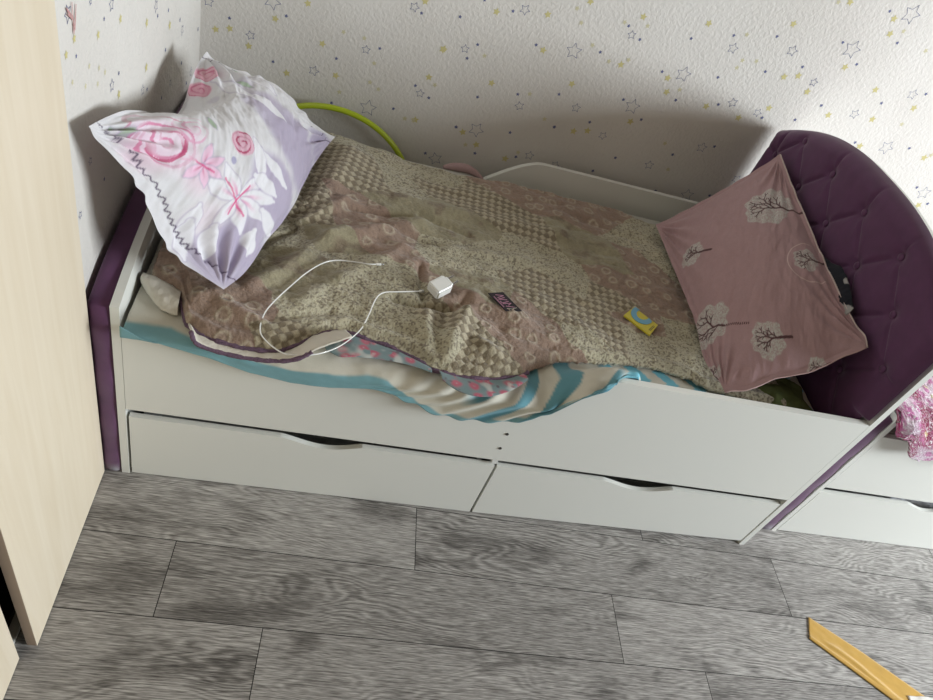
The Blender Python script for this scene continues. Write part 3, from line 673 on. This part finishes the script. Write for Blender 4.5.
# ------------------------------------------------------------------ pillows
def homog(src, dst):
    A = []
    for (x, y), (u, v) in zip(src, dst):
        A.append([x, y, 1, 0, 0, 0, -u * x, -u * y, -u]); A.append([0, 0, 0, x, y, 1, -v * x, -v * y, -v])
    _, _, vt = np.linalg.svd(np.array(A, float)); return vt[-1].reshape(3, 3)
def hmap(Hm, p): q = Hm @ np.array([p[0], p[1], 1.0]); return q[0] / q[2], q[1] / q[2]
def pillow(name, D, C_, B_, A_, thick, colf, m, parent, nu=330, nv=230, warp=None, seed=0, flange=.05, wr=.006, back_thick=None):
    """two puffed faces sewn along the border; u runs D->C, v runs D->A"""
    D, C_, B_, A_ = [np.array(p, float) for p in (D, C_, B_, A_)]
    U, V = np.meshgrid(np.linspace(0, 1, nu), np.linspace(0, 1, nv), indexing='ij')
    u3, v3 = U[..., None], V[..., None]
    # edges pull in between the corners
    pin = .03
    Uu = U + pin * (U - .5) * -4 * V * (1 - V); Vv = V + pin * (V - .5) * -4 * U * (1 - U)
    P = D * (1 - Uu[..., None]) * (1 - Vv[..., None]) + C_ * Uu[..., None] * (1 - Vv[..., None]) + B_ * (Uu * Vv)[..., None] + A_ * ((1 - Uu) * Vv)[..., None]
    if warp: P = P + warp(U, V)
    du = np.gradient(P, axis=0); dv = np.gradient(P, axis=1); N = np.cross(du, dv); N /= np.linalg.norm(N, axis=-1, keepdims=True) + 1e-9
    e = np.minimum(np.minimum(U, 1 - U) * 1.5, np.minimum(V, 1 - V)) 
    fu = flange
    pu = np.clip((np.minimum(U, 1 - U) - fu) / (.5 - fu), 0, 1); pv = np.clip((np.minimum(V, 1 - V) - .02) / .48, 0, 1)
    prof = (1 - (1 - pu) ** 2.2) ** .75 * (1 - (1 - pv) ** 2.2) ** .75
    s = seed * 7.7
    wrk = fbm(U * 7 + s, V * 5 + s, 4) * .5 + .5 * fbm((U + V) * 5 + s, (U - V) * 14 + s, 3)
    ang = 0
    for (cu, cv) in ((0, 0), (1, 0), (1, 1), (0, 1)):
        a = np.arctan2(V - cv, (U - cu) * 1.4); d = np.hypot((U - cu) * 1.4, V - cv); ang = ang + np.sin(a * 22 + cu * 3 + cv * 2) * np.exp(-(d / .32) ** 2)
    rip = fbm(U * 14 + s + 9, V * 10 + s, 3)
    frill = .0035 * np.sin(V * 34 + 2 * np.sin(V * 17 + s)) * (1 - sm(0, fu, np.minimum(U, 1 - U))) + .0012 * np.sin(U * 40) * (1 - sm(0, .02, np.minimum(V, 1 - V)))
    topd = thick * prof + wr * (wrk + .8 * ang * sm(0, .1, e)) * sm(0, .06, e) + frill
    bot = -(back_thick if back_thick else thick) * prof + frill - .003 * sm(0, .05, e)
    Pt = P + N * topd[..., None]; Pb = P + N * bot[..., None]
    q_ = (Pt - CAM) @ RB.T; PXY = q_[..., :2] / q_[..., 2:] * F + np.array([CX, CY])
    def at(px, py):      # where on the cloth a printed motif sits
        k = np.argmin((PXY[..., 0] - px) ** 2 + (PXY[..., 1] - py) ** 2); return U.ravel()[k], V.ravel()[k]
    col = colf(U, V, at)
    o = grid_mesh(name, Pt[..., 0], Pt[..., 1], Pt[..., 2], m, parent, col)
    # back face joined into the same mesh
    me = o.data; bmj = bmesh.new(); bmj.from_mesh(me)
    st_ = 3
    Pbb = Pb[::st_, ::st_]; 
    iu = list(range(0, nu, st_)); iv = list(range(0, nv, st_))
    if iu[-1] != nu - 1: iu.append(nu - 1)
    if iv[-1] != nv - 1: iv.append(nv - 1)
    lay = bmj.verts.layers.float_color.get('print'); vs = {}
    for a in iu:
        for b in iv:
            vtx = bmj.verts.new(Pb[a, b]); vtx[lay] = (*np.clip(col[a, b], 0, 1), 1); vs[a, b] = vtx
    for a0, a1_ in zip(iu[:-1], iu[1:]):
        for b0, b1 in zip(iv[:-1], iv[1:]):
            f = bmj.faces.new((vs[a0, b0], vs[a0, b1], vs[a1_, b1], vs[a1_, b0])); f.smooth = True
    bmj.to_mesh(me); bmj.free()
    return o, P, N, frill

# --- floral pillow
Hm1 = homog([(222, 285), (335, 148), (207, 55), (90, 125)], [(0, 0), (1, 0), (1, 1), (0, 1)])
def col1(U, V, at_):
    sx, sy = .72, .44; x, y = U * sx, V * sy
    c = np.ones(U.shape + (3,)) * rgb(218, 216, 218)
    def at(px, py): u, v = at_(px, py); return u * sx, v * sy
    nz = fbm(U * 6 + 3, V * 5, 4)
    # lilac ground on the right, bottom and upper right
    for (px, py, r, s) in [(300, 150, .12, 1), (275, 190, .10, 1), (285, 120, .09, .8), (230, 262, .09, .9), (250, 240, .07, .9), (262, 100, .05, .5), (215, 100, .03, .4), (320, 148, .08, 1), (240, 85, .04, .35), (195, 250, .04, .5)]:
        a, b = at(px, py); d = np.hypot(x - a, y - b) + .025 * nz; c = mix(c, rgb(180, 170, 190), s * (1 - sm(r * .7, r * 1.1, d)))
    # soft pink wash
    for (px, py, r, s) in [(150, 150, .07, .45), (200, 175, .06, .35), (190, 130, .05, .3), (200, 90, .04, .55), (205, 215, .06, .2)]:
        a, b = at(px, py); d = np.hypot(x - a, y - b) + .02 * nz; c = mix(c, rgb(226, 176, 200), s * (1 - sm(r * .3, r * 1.1, d)))
    # white lily petals
    def petal(px, py, ang_px, L, wdt, colr=(228, 226, 230), tip=None):
        nonlocal c
        a, b = at(px, py); a2, b2 = at(px + math.cos(ang_px) * L, py + math.sin(ang_px) * L)
        d, t = segd(x, y, a, b, a2, b2); ww = wdt * np.sin(np.clip(t, 0.05, .97) * math.pi) ** .6
        c = mix(c, rgb(*colr), (1 - sm(ww * .7, ww * 1.05, d)))
        c = mix(c, rgb(178, 166, 190), (np.exp(-((d - ww) / .0022) ** 2)) * .5)
        if tip is not None: c = mix(c, rgb(*tip), (1 - sm(0, ww * .45, d)) * (1 - sm(.0, .75, t)) * .9)
    for an in (-2.6, -1.9, -.7, .1, .75, 1.5, 2.3): petal(238, 198, an, 36, .020, tip=(222, 120, 170))
    for (px, py, an, L) in [(262, 150, 1.0, 45), (255, 140, 1.4, 40), (255, 175, .8, 30), (240, 75, .5, 40), (248, 95, .6, 45), (215, 80, .4, 40), (262, 210, 1.2, 30), (255, 230, 1.9, 26), (200, 205, 2.2, 40), (190, 220, 1.7, 40), (215, 225, 1.9, 38)]: petal(px, py, an, L, .022)
    for an in (-1.2, -.3, .6, 1.5, 2.6): petal(203, 165, an, 22, .012, (232, 196, 216), tip=(206, 96, 140))
    # pink line strokes in the lilies
    for (x1, y1, x2, y2) in [(236, 200, 226, 178), (236, 200, 250, 186), (236, 200, 244, 216), (236, 200, 228, 214), (203, 165, 190, 156), (203, 165, 214, 172), (196, 160, 182, 158)]:
        a, b = at(x1, y1); a2, b2 = at(x2, y2); d, t = segd(x, y, a, b, a2, b2); c = mix(c, rgb(214, 90, 140), (1 - sm(.0015, .0035, d)) * .8)
    # spiral roses
    def rose(px, py, r, turns, colr, wdt, squ=1, fill=None):
        nonlocal c
        a, b = at(px, py); dx, dy = x - a, (y - b) * squ; rr = np.hypot(dx, dy); th = np.arctan2(dy, dx)
        if fill is not None: c = mix(c, rgb(*fill), (1 - sm(r * .9, r * 1.05, rr)) * .7)
        ph = (rr / r * turns + th / (2 * math.pi) + .08 * np.sin(3 * th)) % 1
        line = (np.abs(ph - .5) < wdt) * (rr < r) * (rr > r * .08); line = line * (.35 + .65 * sm(-.5, .6, np.sin(2 * th + rr / r * 9)))
        c = mix(c, rgb(*colr), np.clip(line, 0, 1) * .85)
    rose(162, 142, .070, 3.2, (206, 122, 156), .16, 1.0, (226, 208, 220)); rose(165, 140, .082, 1.4, (186, 66, 112), .07, 1.0)
    rose(243, 143, .032, 2.6, (176, 52, 96), .20, 1, (222, 160, 184)); rose(196, 128, .045, 2.4, (216, 160, 186), .15, 1)
    for (px, py, r) in [(206, 75, .03), (200, 90, .028)]: rose(px, py, r, 2, (200, 110, 140), .2, 1, (220, 150, 170))
    # leaves
    for (px, py, an, L) in [(228, 68, .5, 20), (236, 82, .3, 18), (110, 128, .5, 18), (120, 133, -.3, 16), (208, 118, .9, 14)]: petal(px, py, an, L, .009, (168, 184, 162))
    a, b = at(234, 160); d = np.hypot(x - a, y - b); c = mix(c, rgb(150, 146, 180), (1 - sm(.007, .011, d)) * .8)
    # dark wavy stitching near both short ends
    for (u0, s) in ((.055, 1), (.95, 1)):
        wv = u0 + .0035 * np.sin(V * 150); dd = np.abs(U - wv) * sx; c = mix(c, rgb(74, 56, 84), (1 - sm(.0009, .0026, dd)) * .9)
    c = c * (1 + .04 * fbm(U * 20, V * 14, 2))[..., None]
    return c
def warp1(U, V):
    # top long edge (V=1) sags between its corners; lower edge settles
    s = np.exp(-((U - .57) / .23) ** 2) * sm(.35, 1, V)
    w_ = np.zeros(U.shape + (3,)); w_[..., 2] = -.085 * s; w_[..., 0] = .015 * s
    b = np.exp(-(U / .22) ** 2) * np.exp(-((V - .30) / .26) ** 2); w_ += b[..., None] * np.array([-.034, -.020, -.014])
    b = np.exp(-((U - .10) / .12) ** 2) * np.exp(-(V / .12) ** 2); w_ += b[..., None] * np.array([.020, -.010, -.004])
    b = np.exp(-((U - .40) / .28) ** 2) * np.exp(-(V / .25) ** 2); w_ += b[..., None] * np.array([.030, -.014, .0])
    b = np.exp(-((U - 1) / .3) ** 2) * np.exp(-((V - .5) / .25) ** 2); w_ += b[..., None] * np.array([.0, .030, .030])
    return w_
p1, P1, N1, fr1 = pillow('pillow', (.196, .100, .612), (.378, .80, .632), (.030, .715, .825), (-.024, .030, .962), .085, col1, attrmat('floral_cotton', .85, .12, 500, .1, .03), None, warp=warp1, seed=1, wr=.018, back_thick=.055)
tag(p1, 'white and lilac pillow with pink roses leaning on the padded foot end', 'pillow')

# --- dusty pink pillow with trees
Hm2 = homog([(720, 392), (865, 345), (782, 152), (655, 230)], [(0, 0), (1, 0), (1, 1), (0, 1)])
def tree_segments(seed_, depth=4):
    r = random.Random(seed_); segs = []
    def br(x, y, a, L, w_, d):
        x2, y2 = x + math.cos(a) * L, y + math.sin(a) * L; segs.append((x, y, x2, y2, w_))
        if d > 0:
            for s in (-1, 1): br(x2, y2, a + s * r.uniform(.3, .65), L * r.uniform(.62, .8), w_ * .72, d - 1)
            if d > 1: br((x + x2) / 2, (y + y2) / 2, a + r.choice((-1, 1)) * r.uniform(.6, .9), L * .6, w_ * .6, d - 2)
    br(0, 0, 0, .30, .030, depth); return segs
def col2(U, V, at_):
    sx, sy = .42, .76; x, y = U * sx, V * sy
    c = np.ones(U.shape + (3,)) * rgb(178, 146, 148); c = c * (1 + .05 * fbm(U * 30, V * 60, 3))[..., None]
    def at(px, py): u, v = at_(px, py); return u * sx, v * sy
    grain = vnoise(x * 500, y * 500)
    # crown centre px, trunk end px, crown radius (m)
    for k, (cx_, cy_, tx, ty, R_) in enumerate([(768, 206, 805, 212, .075), (692, 255, 711, 249, .036), (806, 260, 832, 262, .040), (708, 327, 748, 323, .062), (768, 339, 792, 337, .046), (822, 378, 836, 374, .03), (701, 382, 711, 380, .022)]):
        a, b = at(cx_, cy_); a2, b2 = at(tx, ty); ang = math.atan2(b2 - b, a2 - a); ca_, sa_ = math.cos(ang), math.sin(ang)
        lx = (x - a) * ca_ + (y - b) * sa_; ly = -(x - a) * sa_ + (y - b) * ca_      # +lx toward the trunk foot
        th = np.arctan2(ly, lx); rr = np.hypot(lx, ly * .92); edge_ = R_ * (1 + .07 * np.sin(5 * th + k) + .05 * np.sin(11 * th))
        cm = (1 - sm(edge_ * .93, edge_ * 1.0, rr + .002 * (grain - .5))); c = mix(c, rgb(200, 198, 192), cm * (.35 + .65 * (grain > .5)))
        for (x1, y1, x2, y2, w_) in tree_segments(k + 3):
            s = R_ * 1.9; d, t = segd(R_ * .85 - lx, ly, x1 * s, y1 * s, x2 * s, y2 * s); c = mix(c, rgb(92, 62, 66), (1 - sm(w_ * s * .55, w_ * s * .8 + .0012, d)))
        Lt = math.hypot(a2 - a, b2 - b); d, t = segd(lx, ly, R_ * .7, 0, max(Lt, R_ * 1.15), 0)
        stripes = (np.sin(lx * 1100) > -.3) | (k not in (3,)); c = mix(c, rgb(92, 62, 66), (1 - sm(.0028, .0045, d)) * stripes)
    # pale stitched arc of a patch at the right edge
    a, b = at(812, 262); d = np.hypot(x - a, y - b); c = mix(c, rgb(214, 190, 186), (1 - sm(.0008, .002, np.abs(d - .075))) * (x < a + .02))
    return c
def warp2(U, V):
    w_ = np.zeros(U.shape + (3,)); s = (1 - sm(0, .3, U)); w_[..., 2] = -.012 * s * np.sin(V * 3.1)
    for (cu, cv, su, sv, d) in ((.18, 0, .14, .10, (-.004, -.020, -.006)), (.60, 0, .30, .14, (.004, -.030, -.012)), (0, .14, .14, .10, (-.016, .0, -.006)), (.95, .04, .10, .08, (.006, -.010, .012))):
        w_ += (np.exp(-((U - cu) / su) ** 2) * np.exp(-((V - cv) / sv) ** 2))[..., None] * np.array(d)
    m_ = np.exp(-((V - .25) / .10) ** 2) * (1 - sm(.1, .6, U)); w_[..., 2] += -.014 * m_
    return w_
p2, P2, N2, fr2 = pillow('pillow', (1.435, .045, .615), (1.768, .125, .782), (1.768, .885, .905), (1.455, .80, .600), .060, col2, attrmat('tree_print_cotton', .85, .25, 300, .15, .05), None, warp=warp2, seed=4, wr=.010, nu=260, nv=420, flange=.03, back_thick=.04)
tag(p2, 'dusty-pink pillow printed with white trees, leaning on the tufted headboard', 'pillow')
pp = [tuple(P2[-1, j] + N2[-1, j] * fr2[-1, j]) for j in range(0, P2.shape[1], 4)]
tube('piping', pp, .0022, mat('cream_overlock_thread', (206, 190, 184), .9), None, jag=.3).parent = p2
pp = [tuple(P2[i, 0] + N2[i, 0] * fr2[i, 0]) for i in range(0, P2.shape[0], 4)]
tube('piping', pp, .0018, mat('rose_thread', (190, 160, 158), .9), None, jag=.3).parent = p2

# monochrome cloth between pillow and headboard
def bwcol(G):
    x, y = G[..., 1], G[..., 2]; c = np.ones(x.shape + (3,)) * rgb(170, 168, 166)
    c = mix(c, rgb(34, 36, 44), (fbm(x * 28, y * 34, 3) > .02) * 1.0); return c
A = [(1.775, .445, .825), (1.778, .40, .835), (1.778, .36, .850), (1.778, .30, .836), (1.775, .235, .812)]
B = [(1.74, .46, .79), (1.75, .40, .78), (1.75, .35, .77), (1.75, .29, .765), (1.745, .22, .76)]
o = strip('patterned_cloth', A, B, attrmat('black_white_print', .85, .1, 400, .1, .03), None, n=90, k=30, bulge=.006, col=bwcol, thick=.003, nz=.006)
tag(o, 'black and white patterned cloth stuffed between the tree pillow and headboard', 'cloth')
# olive cloth at the bed corner
n = 40; U, V = np.meshgrid(np.linspace(0, 1, n), np.linspace(0, 1, n), indexing='ij')
o = grid_mesh('folded_cloth', 1.56 + U * .2, .04 + V * .16, .556 + .022 * np.sin(U * 3.14) * np.sin(V * 3.14) + .010 * fbm(U * 5, V * 5, 3), mat('olive_green_cotton', (104, 116, 68), .9, .3, 200, .2, 20), thick=.004)
tag(o, 'olive green folded cloth lying in the corner below the tree pillow', 'cloth')

# ------------------------------------------------------------------ small things on the quilt
def drop(px, py, off=0.):
    z = .58
    for _ in range(12):
        P = on(px, py, 2, z)
        q = float(Hq(np.array(P[0]), np.array(P[1]))) if P[1] > front_y(P[0]) else float(hem_z(P[0])) + .006
        z = .5 * z + .5 * (q + off)
    return on(px, py, 2, z)
cr = [(530, 133), (500, 132), (430, 122), (370, 118), (320, 130), (260, 165), (200, 215), (130, 280), (92, 330), (78, 390), (100, 430), (150, 470), (190, 484), (250, 487), (310, 480), (370, 460), (420, 430), (470, 385), (500, 330), (528, 268), (560, 243), (620, 240), (700, 238)]
cpx = [(240 + a / 3.8875, 230 + b / 3.8875) for a, b in cr]
cab = empty('charging_cable', tuple(drop(*cpx[10])), 'thin white charging cable looped over the quilt, plugged into the charger', 'cable')
cpts = [drop(a, b, .006) for a, b in cpx]
tube('cord', smooth_path([tuple(p) for p in cpts], 10), .0016, M_white_plastic, cab, seg=8)
a = Vector(cpts[0]); d = (a - Vector(cpts[1])).normalized()
tube('plug', [a - d * .002, a + d * .0005, a + d * .010, a + d * .012], [.0016, .0032, .0032, .0032], M_white_plastic, cab, seg=10)
tube('connector', [a + d * .012, a + d * .019], .0024, M_metal, cab, seg=8)
e_ = Vector(cpts[-1]); d2 = (e_ - Vector(cpts[-2])).normalized()
tube('plug', [e_ - d2 * .004, e_, e_ + d2 * .009], [.002, .0036, .0040], M_white_plastic, cab, seg=10)
# wall charger
ctr = drop(440, 287, .020); pin_end = on(458, 279, 2, ctr[2]); cab_end = on(427, 291, 2, ctr[2])
ax = Vector(pin_end - cab_end); ax.z = 0; yaw = math.atan2(ax.y, ax.x)
ch = empty('wall_charger', (ctr[0], ctr[1], ctr[2]), 'small white two-pin wall charger lying on the quilt', 'charger'); ch.rotation_euler = (math.radians(8), math.radians(-8), yaw)
def local_box(name, lo, hi, m, parent, bev):
    bm = bmesh.new(); add_box(bm, lo, hi); bmesh.ops.bevel(bm, geom=bm.edges[:], offset=bev, segments=3, affect='EDGES')
    bmesh.ops.recalc_face_normals(bm, faces=bm.faces); me = bpy.data.meshes.new(name); bm.to_mesh(me); bm.free(); me.materials.append(m)
    o = bpy.data.objects.new(name, me); COL.objects.link(o); o.parent = parent; return o
local_box('body', (-.026, -.021, -.0145), (.024, .021, .0145), M_white_plastic, ch, .004)
local_box('plug_face', (.0242, -.014, -.009), (.032, .014, .009), M_white_plastic, ch, .002)
for s in (-1, 1):
    bm = bmesh.new(); tube_bm(bm, [Vector((.0322, s * .0095, .003)), Vector((.052, s * .0092, .003))], .0024, 8)
    me = bpy.data.meshes.new('pin'); bm.to_mesh(me); bm.free(); me.materials.append(M_metal); o = bpy.data.objects.new('pin', me); COL.objects.link(o); o.parent = ch

def card(name, corners_px, thick, m, label, cat, lift=.002):
    base = drop(sum(p[0] for p in corners_px) / 4, sum(p[1] for p in corners_px) / 4, 0)
    # rest on the highest point beneath
    pts = [on(a, b, 2, base[2]) for a, b in corners_px]
    zs = [float(Hq(np.array(base[0] + (p[0] - base[0]) * k), np.array(base[1] + (p[1] - base[1]) * k))) for p in pts for k in (0, .35, .7, 1)]
    z = max(zs) + lift; pts = [on(a, b, 2, z + thick) for a, b in corners_px]
    bm = bmesh.new(); T_ = [bm.verts.new(tuple(p)) for p in pts]; Bt = [bm.verts.new((p[0], p[1], z)) for p in pts]
    bm.faces.new(T_); bm.faces.new(Bt[::-1])
    for i in range(4): bm.faces.new((T_[i], Bt[i], Bt[(i + 1) % 4], T_[(i + 1) % 4]))
    c = sum(pts) / 4; e = empty(name, (c[0], c[1], z), label, cat)
    bm_link('body', bm, m, e); return e, pts, z + thick
def marks(name, parent, pts, z, strokes, m, wd_):
    """thin printed strokes in the card's own 0..1 frame"""
    o, a, b = pts[0], pts[1] - pts[0], pts[3] - pts[0]; bm = bmesh.new()
    for s in strokes:
        P = [o + a * u + b * v for u, v in s]
        for p, q in zip(P[:-1], P[1:]):
            d = q - p; n_ = np.array([-d[1], d[0], 0.]); n_ = n_ / (np.linalg.norm(n_) + 1e-9) * wd_
            bm.faces.new([bm.verts.new((t[0], t[1], z + .0003)) for t in (p - n_, q - n_, q + n_, p + n_)])
    return bm_link(name, bm, m, parent)
e1, pts, z = card('sticker_card', [(488, 293), (506, 311), (522, 311), (503, 292)], .0015, mat('black_card', (34, 26, 34), .6), 'small black card with pink lettering lying on the middle of the quilt', 'card', .001)
marks('lettering', e1, pts, z, [[(.12, .35), (.2, .8), (.28, .3)], [(.3, .75), (.36, .25), (.44, .75)], [(.46, .25), (.58, .25), (.52, .75)], [(.62, .25), (.62, .8), (.72, .5)], [(.75, .3), (.85, .75)], [(.2, .15), (.8, .12)]], mat('pink_ink', (196, 140, 164), .6), .0011)
marks('border_print', e1, pts, z, [[(.88, .2), (.93, .5), (.88, .85)]], mat('cream_ink', (190, 184, 170), .6), .0009)
e2, pts, z = card('packet', [(624, 315), (650, 335), (658, 325), (634, 307)], .005, mat('yellow_card', (216, 200, 60), .5), 'small yellow packet with a light blue crescent on the quilt near the tree pillow', 'packet', .001)
arcp = [(.52 - .40 * math.cos(t), .62 - .50 * math.sin(t) * 1.0) for t in np.linspace(-.35, 3.5, 16)]
bm = bmesh.new(); o_, a_, b_ = pts[0], pts[1] - pts[0], pts[3] - pts[0]
outer = [(.38 - .36 * math.cos(t), .82 - .62 * math.sin(t)) for t in np.linspace(-.35, 3.3, 22)]; inner_ = [(.38 - .20 * math.cos(t), .92 - .42 * math.sin(t)) for t in np.linspace(-.35, 3.3, 22)]
vo = []; vi = []
for zz_ in (z + .0003, z + .0018):
    vo.append([bm.verts.new((*(o_ + a_ * u + b_ * v)[:2], zz_)) for u, v in outer]); vi.append([bm.verts.new((*(o_ + a_ * u + b_ * v)[:2], zz_)) for u, v in inner_])
for i in range(21):
    bm.faces.new((vo[1][i], vo[1][i + 1], vi[1][i + 1], vi[1][i])); bm.faces.new((vo[0][i], vi[0][i], vi[0][i + 1], vo[0][i + 1]))
    bm.faces.new((vo[0][i], vo[0][i + 1], vo[1][i + 1], vo[1][i])); bm.faces.new((vi[0][i], vi[1][i], vi[1][i + 1], vi[0][i + 1]))
bm_link('crescent', bm, mat('sky_blue_plastic', (104, 168, 196), .4), e2)
marks('lettering', e2, pts, z, [[(.86, .25), (.86, .75)], [(.90, .25), (.90, .75)]], mat('black_ink', (50, 44, 36), .6), .0008)

# ------------------------------------------------------------------ pink knitted blanket on the second bed
nb, nc = 460, 260
S, T = np.meshgrid(np.linspace(0, 1, nb), np.linspace(0, 1, nc), indexing='ij')
BX = 1.885 + S * .95; fr = np.interp(BX, [1.885, 1.985, 2.003, 2.03, 3], [.14, .120, .066, .052, .050])
hang = sm(1.99, 2.01, BX)
BY = fr + np.clip((T - .22) / .78, 0, 1) * .62
lvl = .645 - .055 * sm(2.04, 2.12, BX)
BZ = lvl + .012 * fbm(BX * 6, BY * 6, 3); dn = np.clip((.22 - T) / .22, 0, 1)
BZ = BZ - .012 * np.exp(-((BY - fr) / .02) ** 2) - dn * (.012 + (.065 + .008 * np.sin(BX * 30)) * hang); BY = BY - .012 * np.sin(np.clip(dn * 2, 0, 1) * 1.57)
BY = BY - .012 * hang * sm(.0, .3, dn)
arcl = np.where(dn > 0, -dn * .1, BY - fr)
kn = fbm(BX * 45 + 3, arcl * 45, 3); big = fbm(BX * 13 + 1, arcl * 13, 2); k3 = vnoise(BX * 240, arcl * 240)
BC = np.ones(BX.shape + (3,)) * rgb(216, 190, 206)
BC = mix(BC, rgb(200, 120, 170), sm(-.1, .2, kn)); BC = mix(BC, rgb(150, 40, 92), sm(.0, .22, big) * (.5 + .6 * (k3 > .4)))
BC = mix(BC, rgb(214, 200, 130), sm(.32, .45, fbm(BX * 26 + 9, arcl * 26, 2)) * .8); BC = mix(BC, rgb(240, 236, 238), (k3 > .74) * .8)
BZ = BZ + .004 * (k3 - .5) + .004 * kn
bl = grid_mesh('knitted_blanket', BX, BY, BZ, attrmat('pink_chunky_knit', .95, .9, 260, .4, .2, .004), None, BC, thick=.008)
tag(bl, 'pink, white and magenta fluffy knitted blanket on the second bed', 'blanket')

# ------------------------------------------------------------------ strip of yellow tape on the floor
def fl(px, py, z=.001): return on(px, py, 2, z)
Lp = [fl(808, 617), fl(864, 654), fl(932, 702)]; Rp = [fl(809, 639), fl(850, 669), fl(900, 706)]
def resamp(P, n):
    P = np.array(P); d = np.r_[0, np.cumsum(np.linalg.norm(np.diff(P, axis=0), axis=1))]; t = np.linspace(0, d[-1], n); return np.stack([np.interp(t, d, P[:, j]) for j in range(3)], 1)
A, B = resamp(Lp, 80), resamp(Rp, 80); t = np.linspace(0, 1, 20)[None, :, None]; G = A[:, None] * (1 - t) + B[:, None] * t
tt_ = t[..., 0] * np.ones((80, 1)); ss = np.linspace(0, 1, 80)[:, None] * np.ones((1, 20))
G[..., 2] = .0022 + .004 * np.exp(-((tt_ - .72 + .1 * np.sin(ss * 5)) / .07) ** 2) * sm(.1, .3, ss) + .003 * np.exp(-((tt_ - .9) / .04) ** 2) + .0008 * fbm(ss * 10, tt_ * 6, 2)
o = grid_mesh('tape_strip', G[..., 0], G[..., 1], G[..., 2], mat('ochre_packing_tape', (206, 164, 84), .3, .1, 60, .08, 20, coat=.4), thick=.0012)
tag(o, 'ochre yellow strip of packing tape stuck creased to the floor', 'tape')
n = 24; U, V = np.meshgrid(np.linspace(0, 1, n), np.linspace(0, 1, n), indexing='ij')
q = fl(918, 704)
o = grid_mesh('plastic_scrap', q[0] - .03 + U * .16, q[1] - .055 + V * .075, .004 + .012 * np.sin(U * 3.14) * np.sin(V * 3.14) + .006 * np.abs(fbm(U * 7, V * 7, 3)), mat('clear_white_film', (236, 232, 226), .25), thick=.001)
tag(o, 'crumpled whitish plastic scrap at the end of the yellow tape', 'plastic')
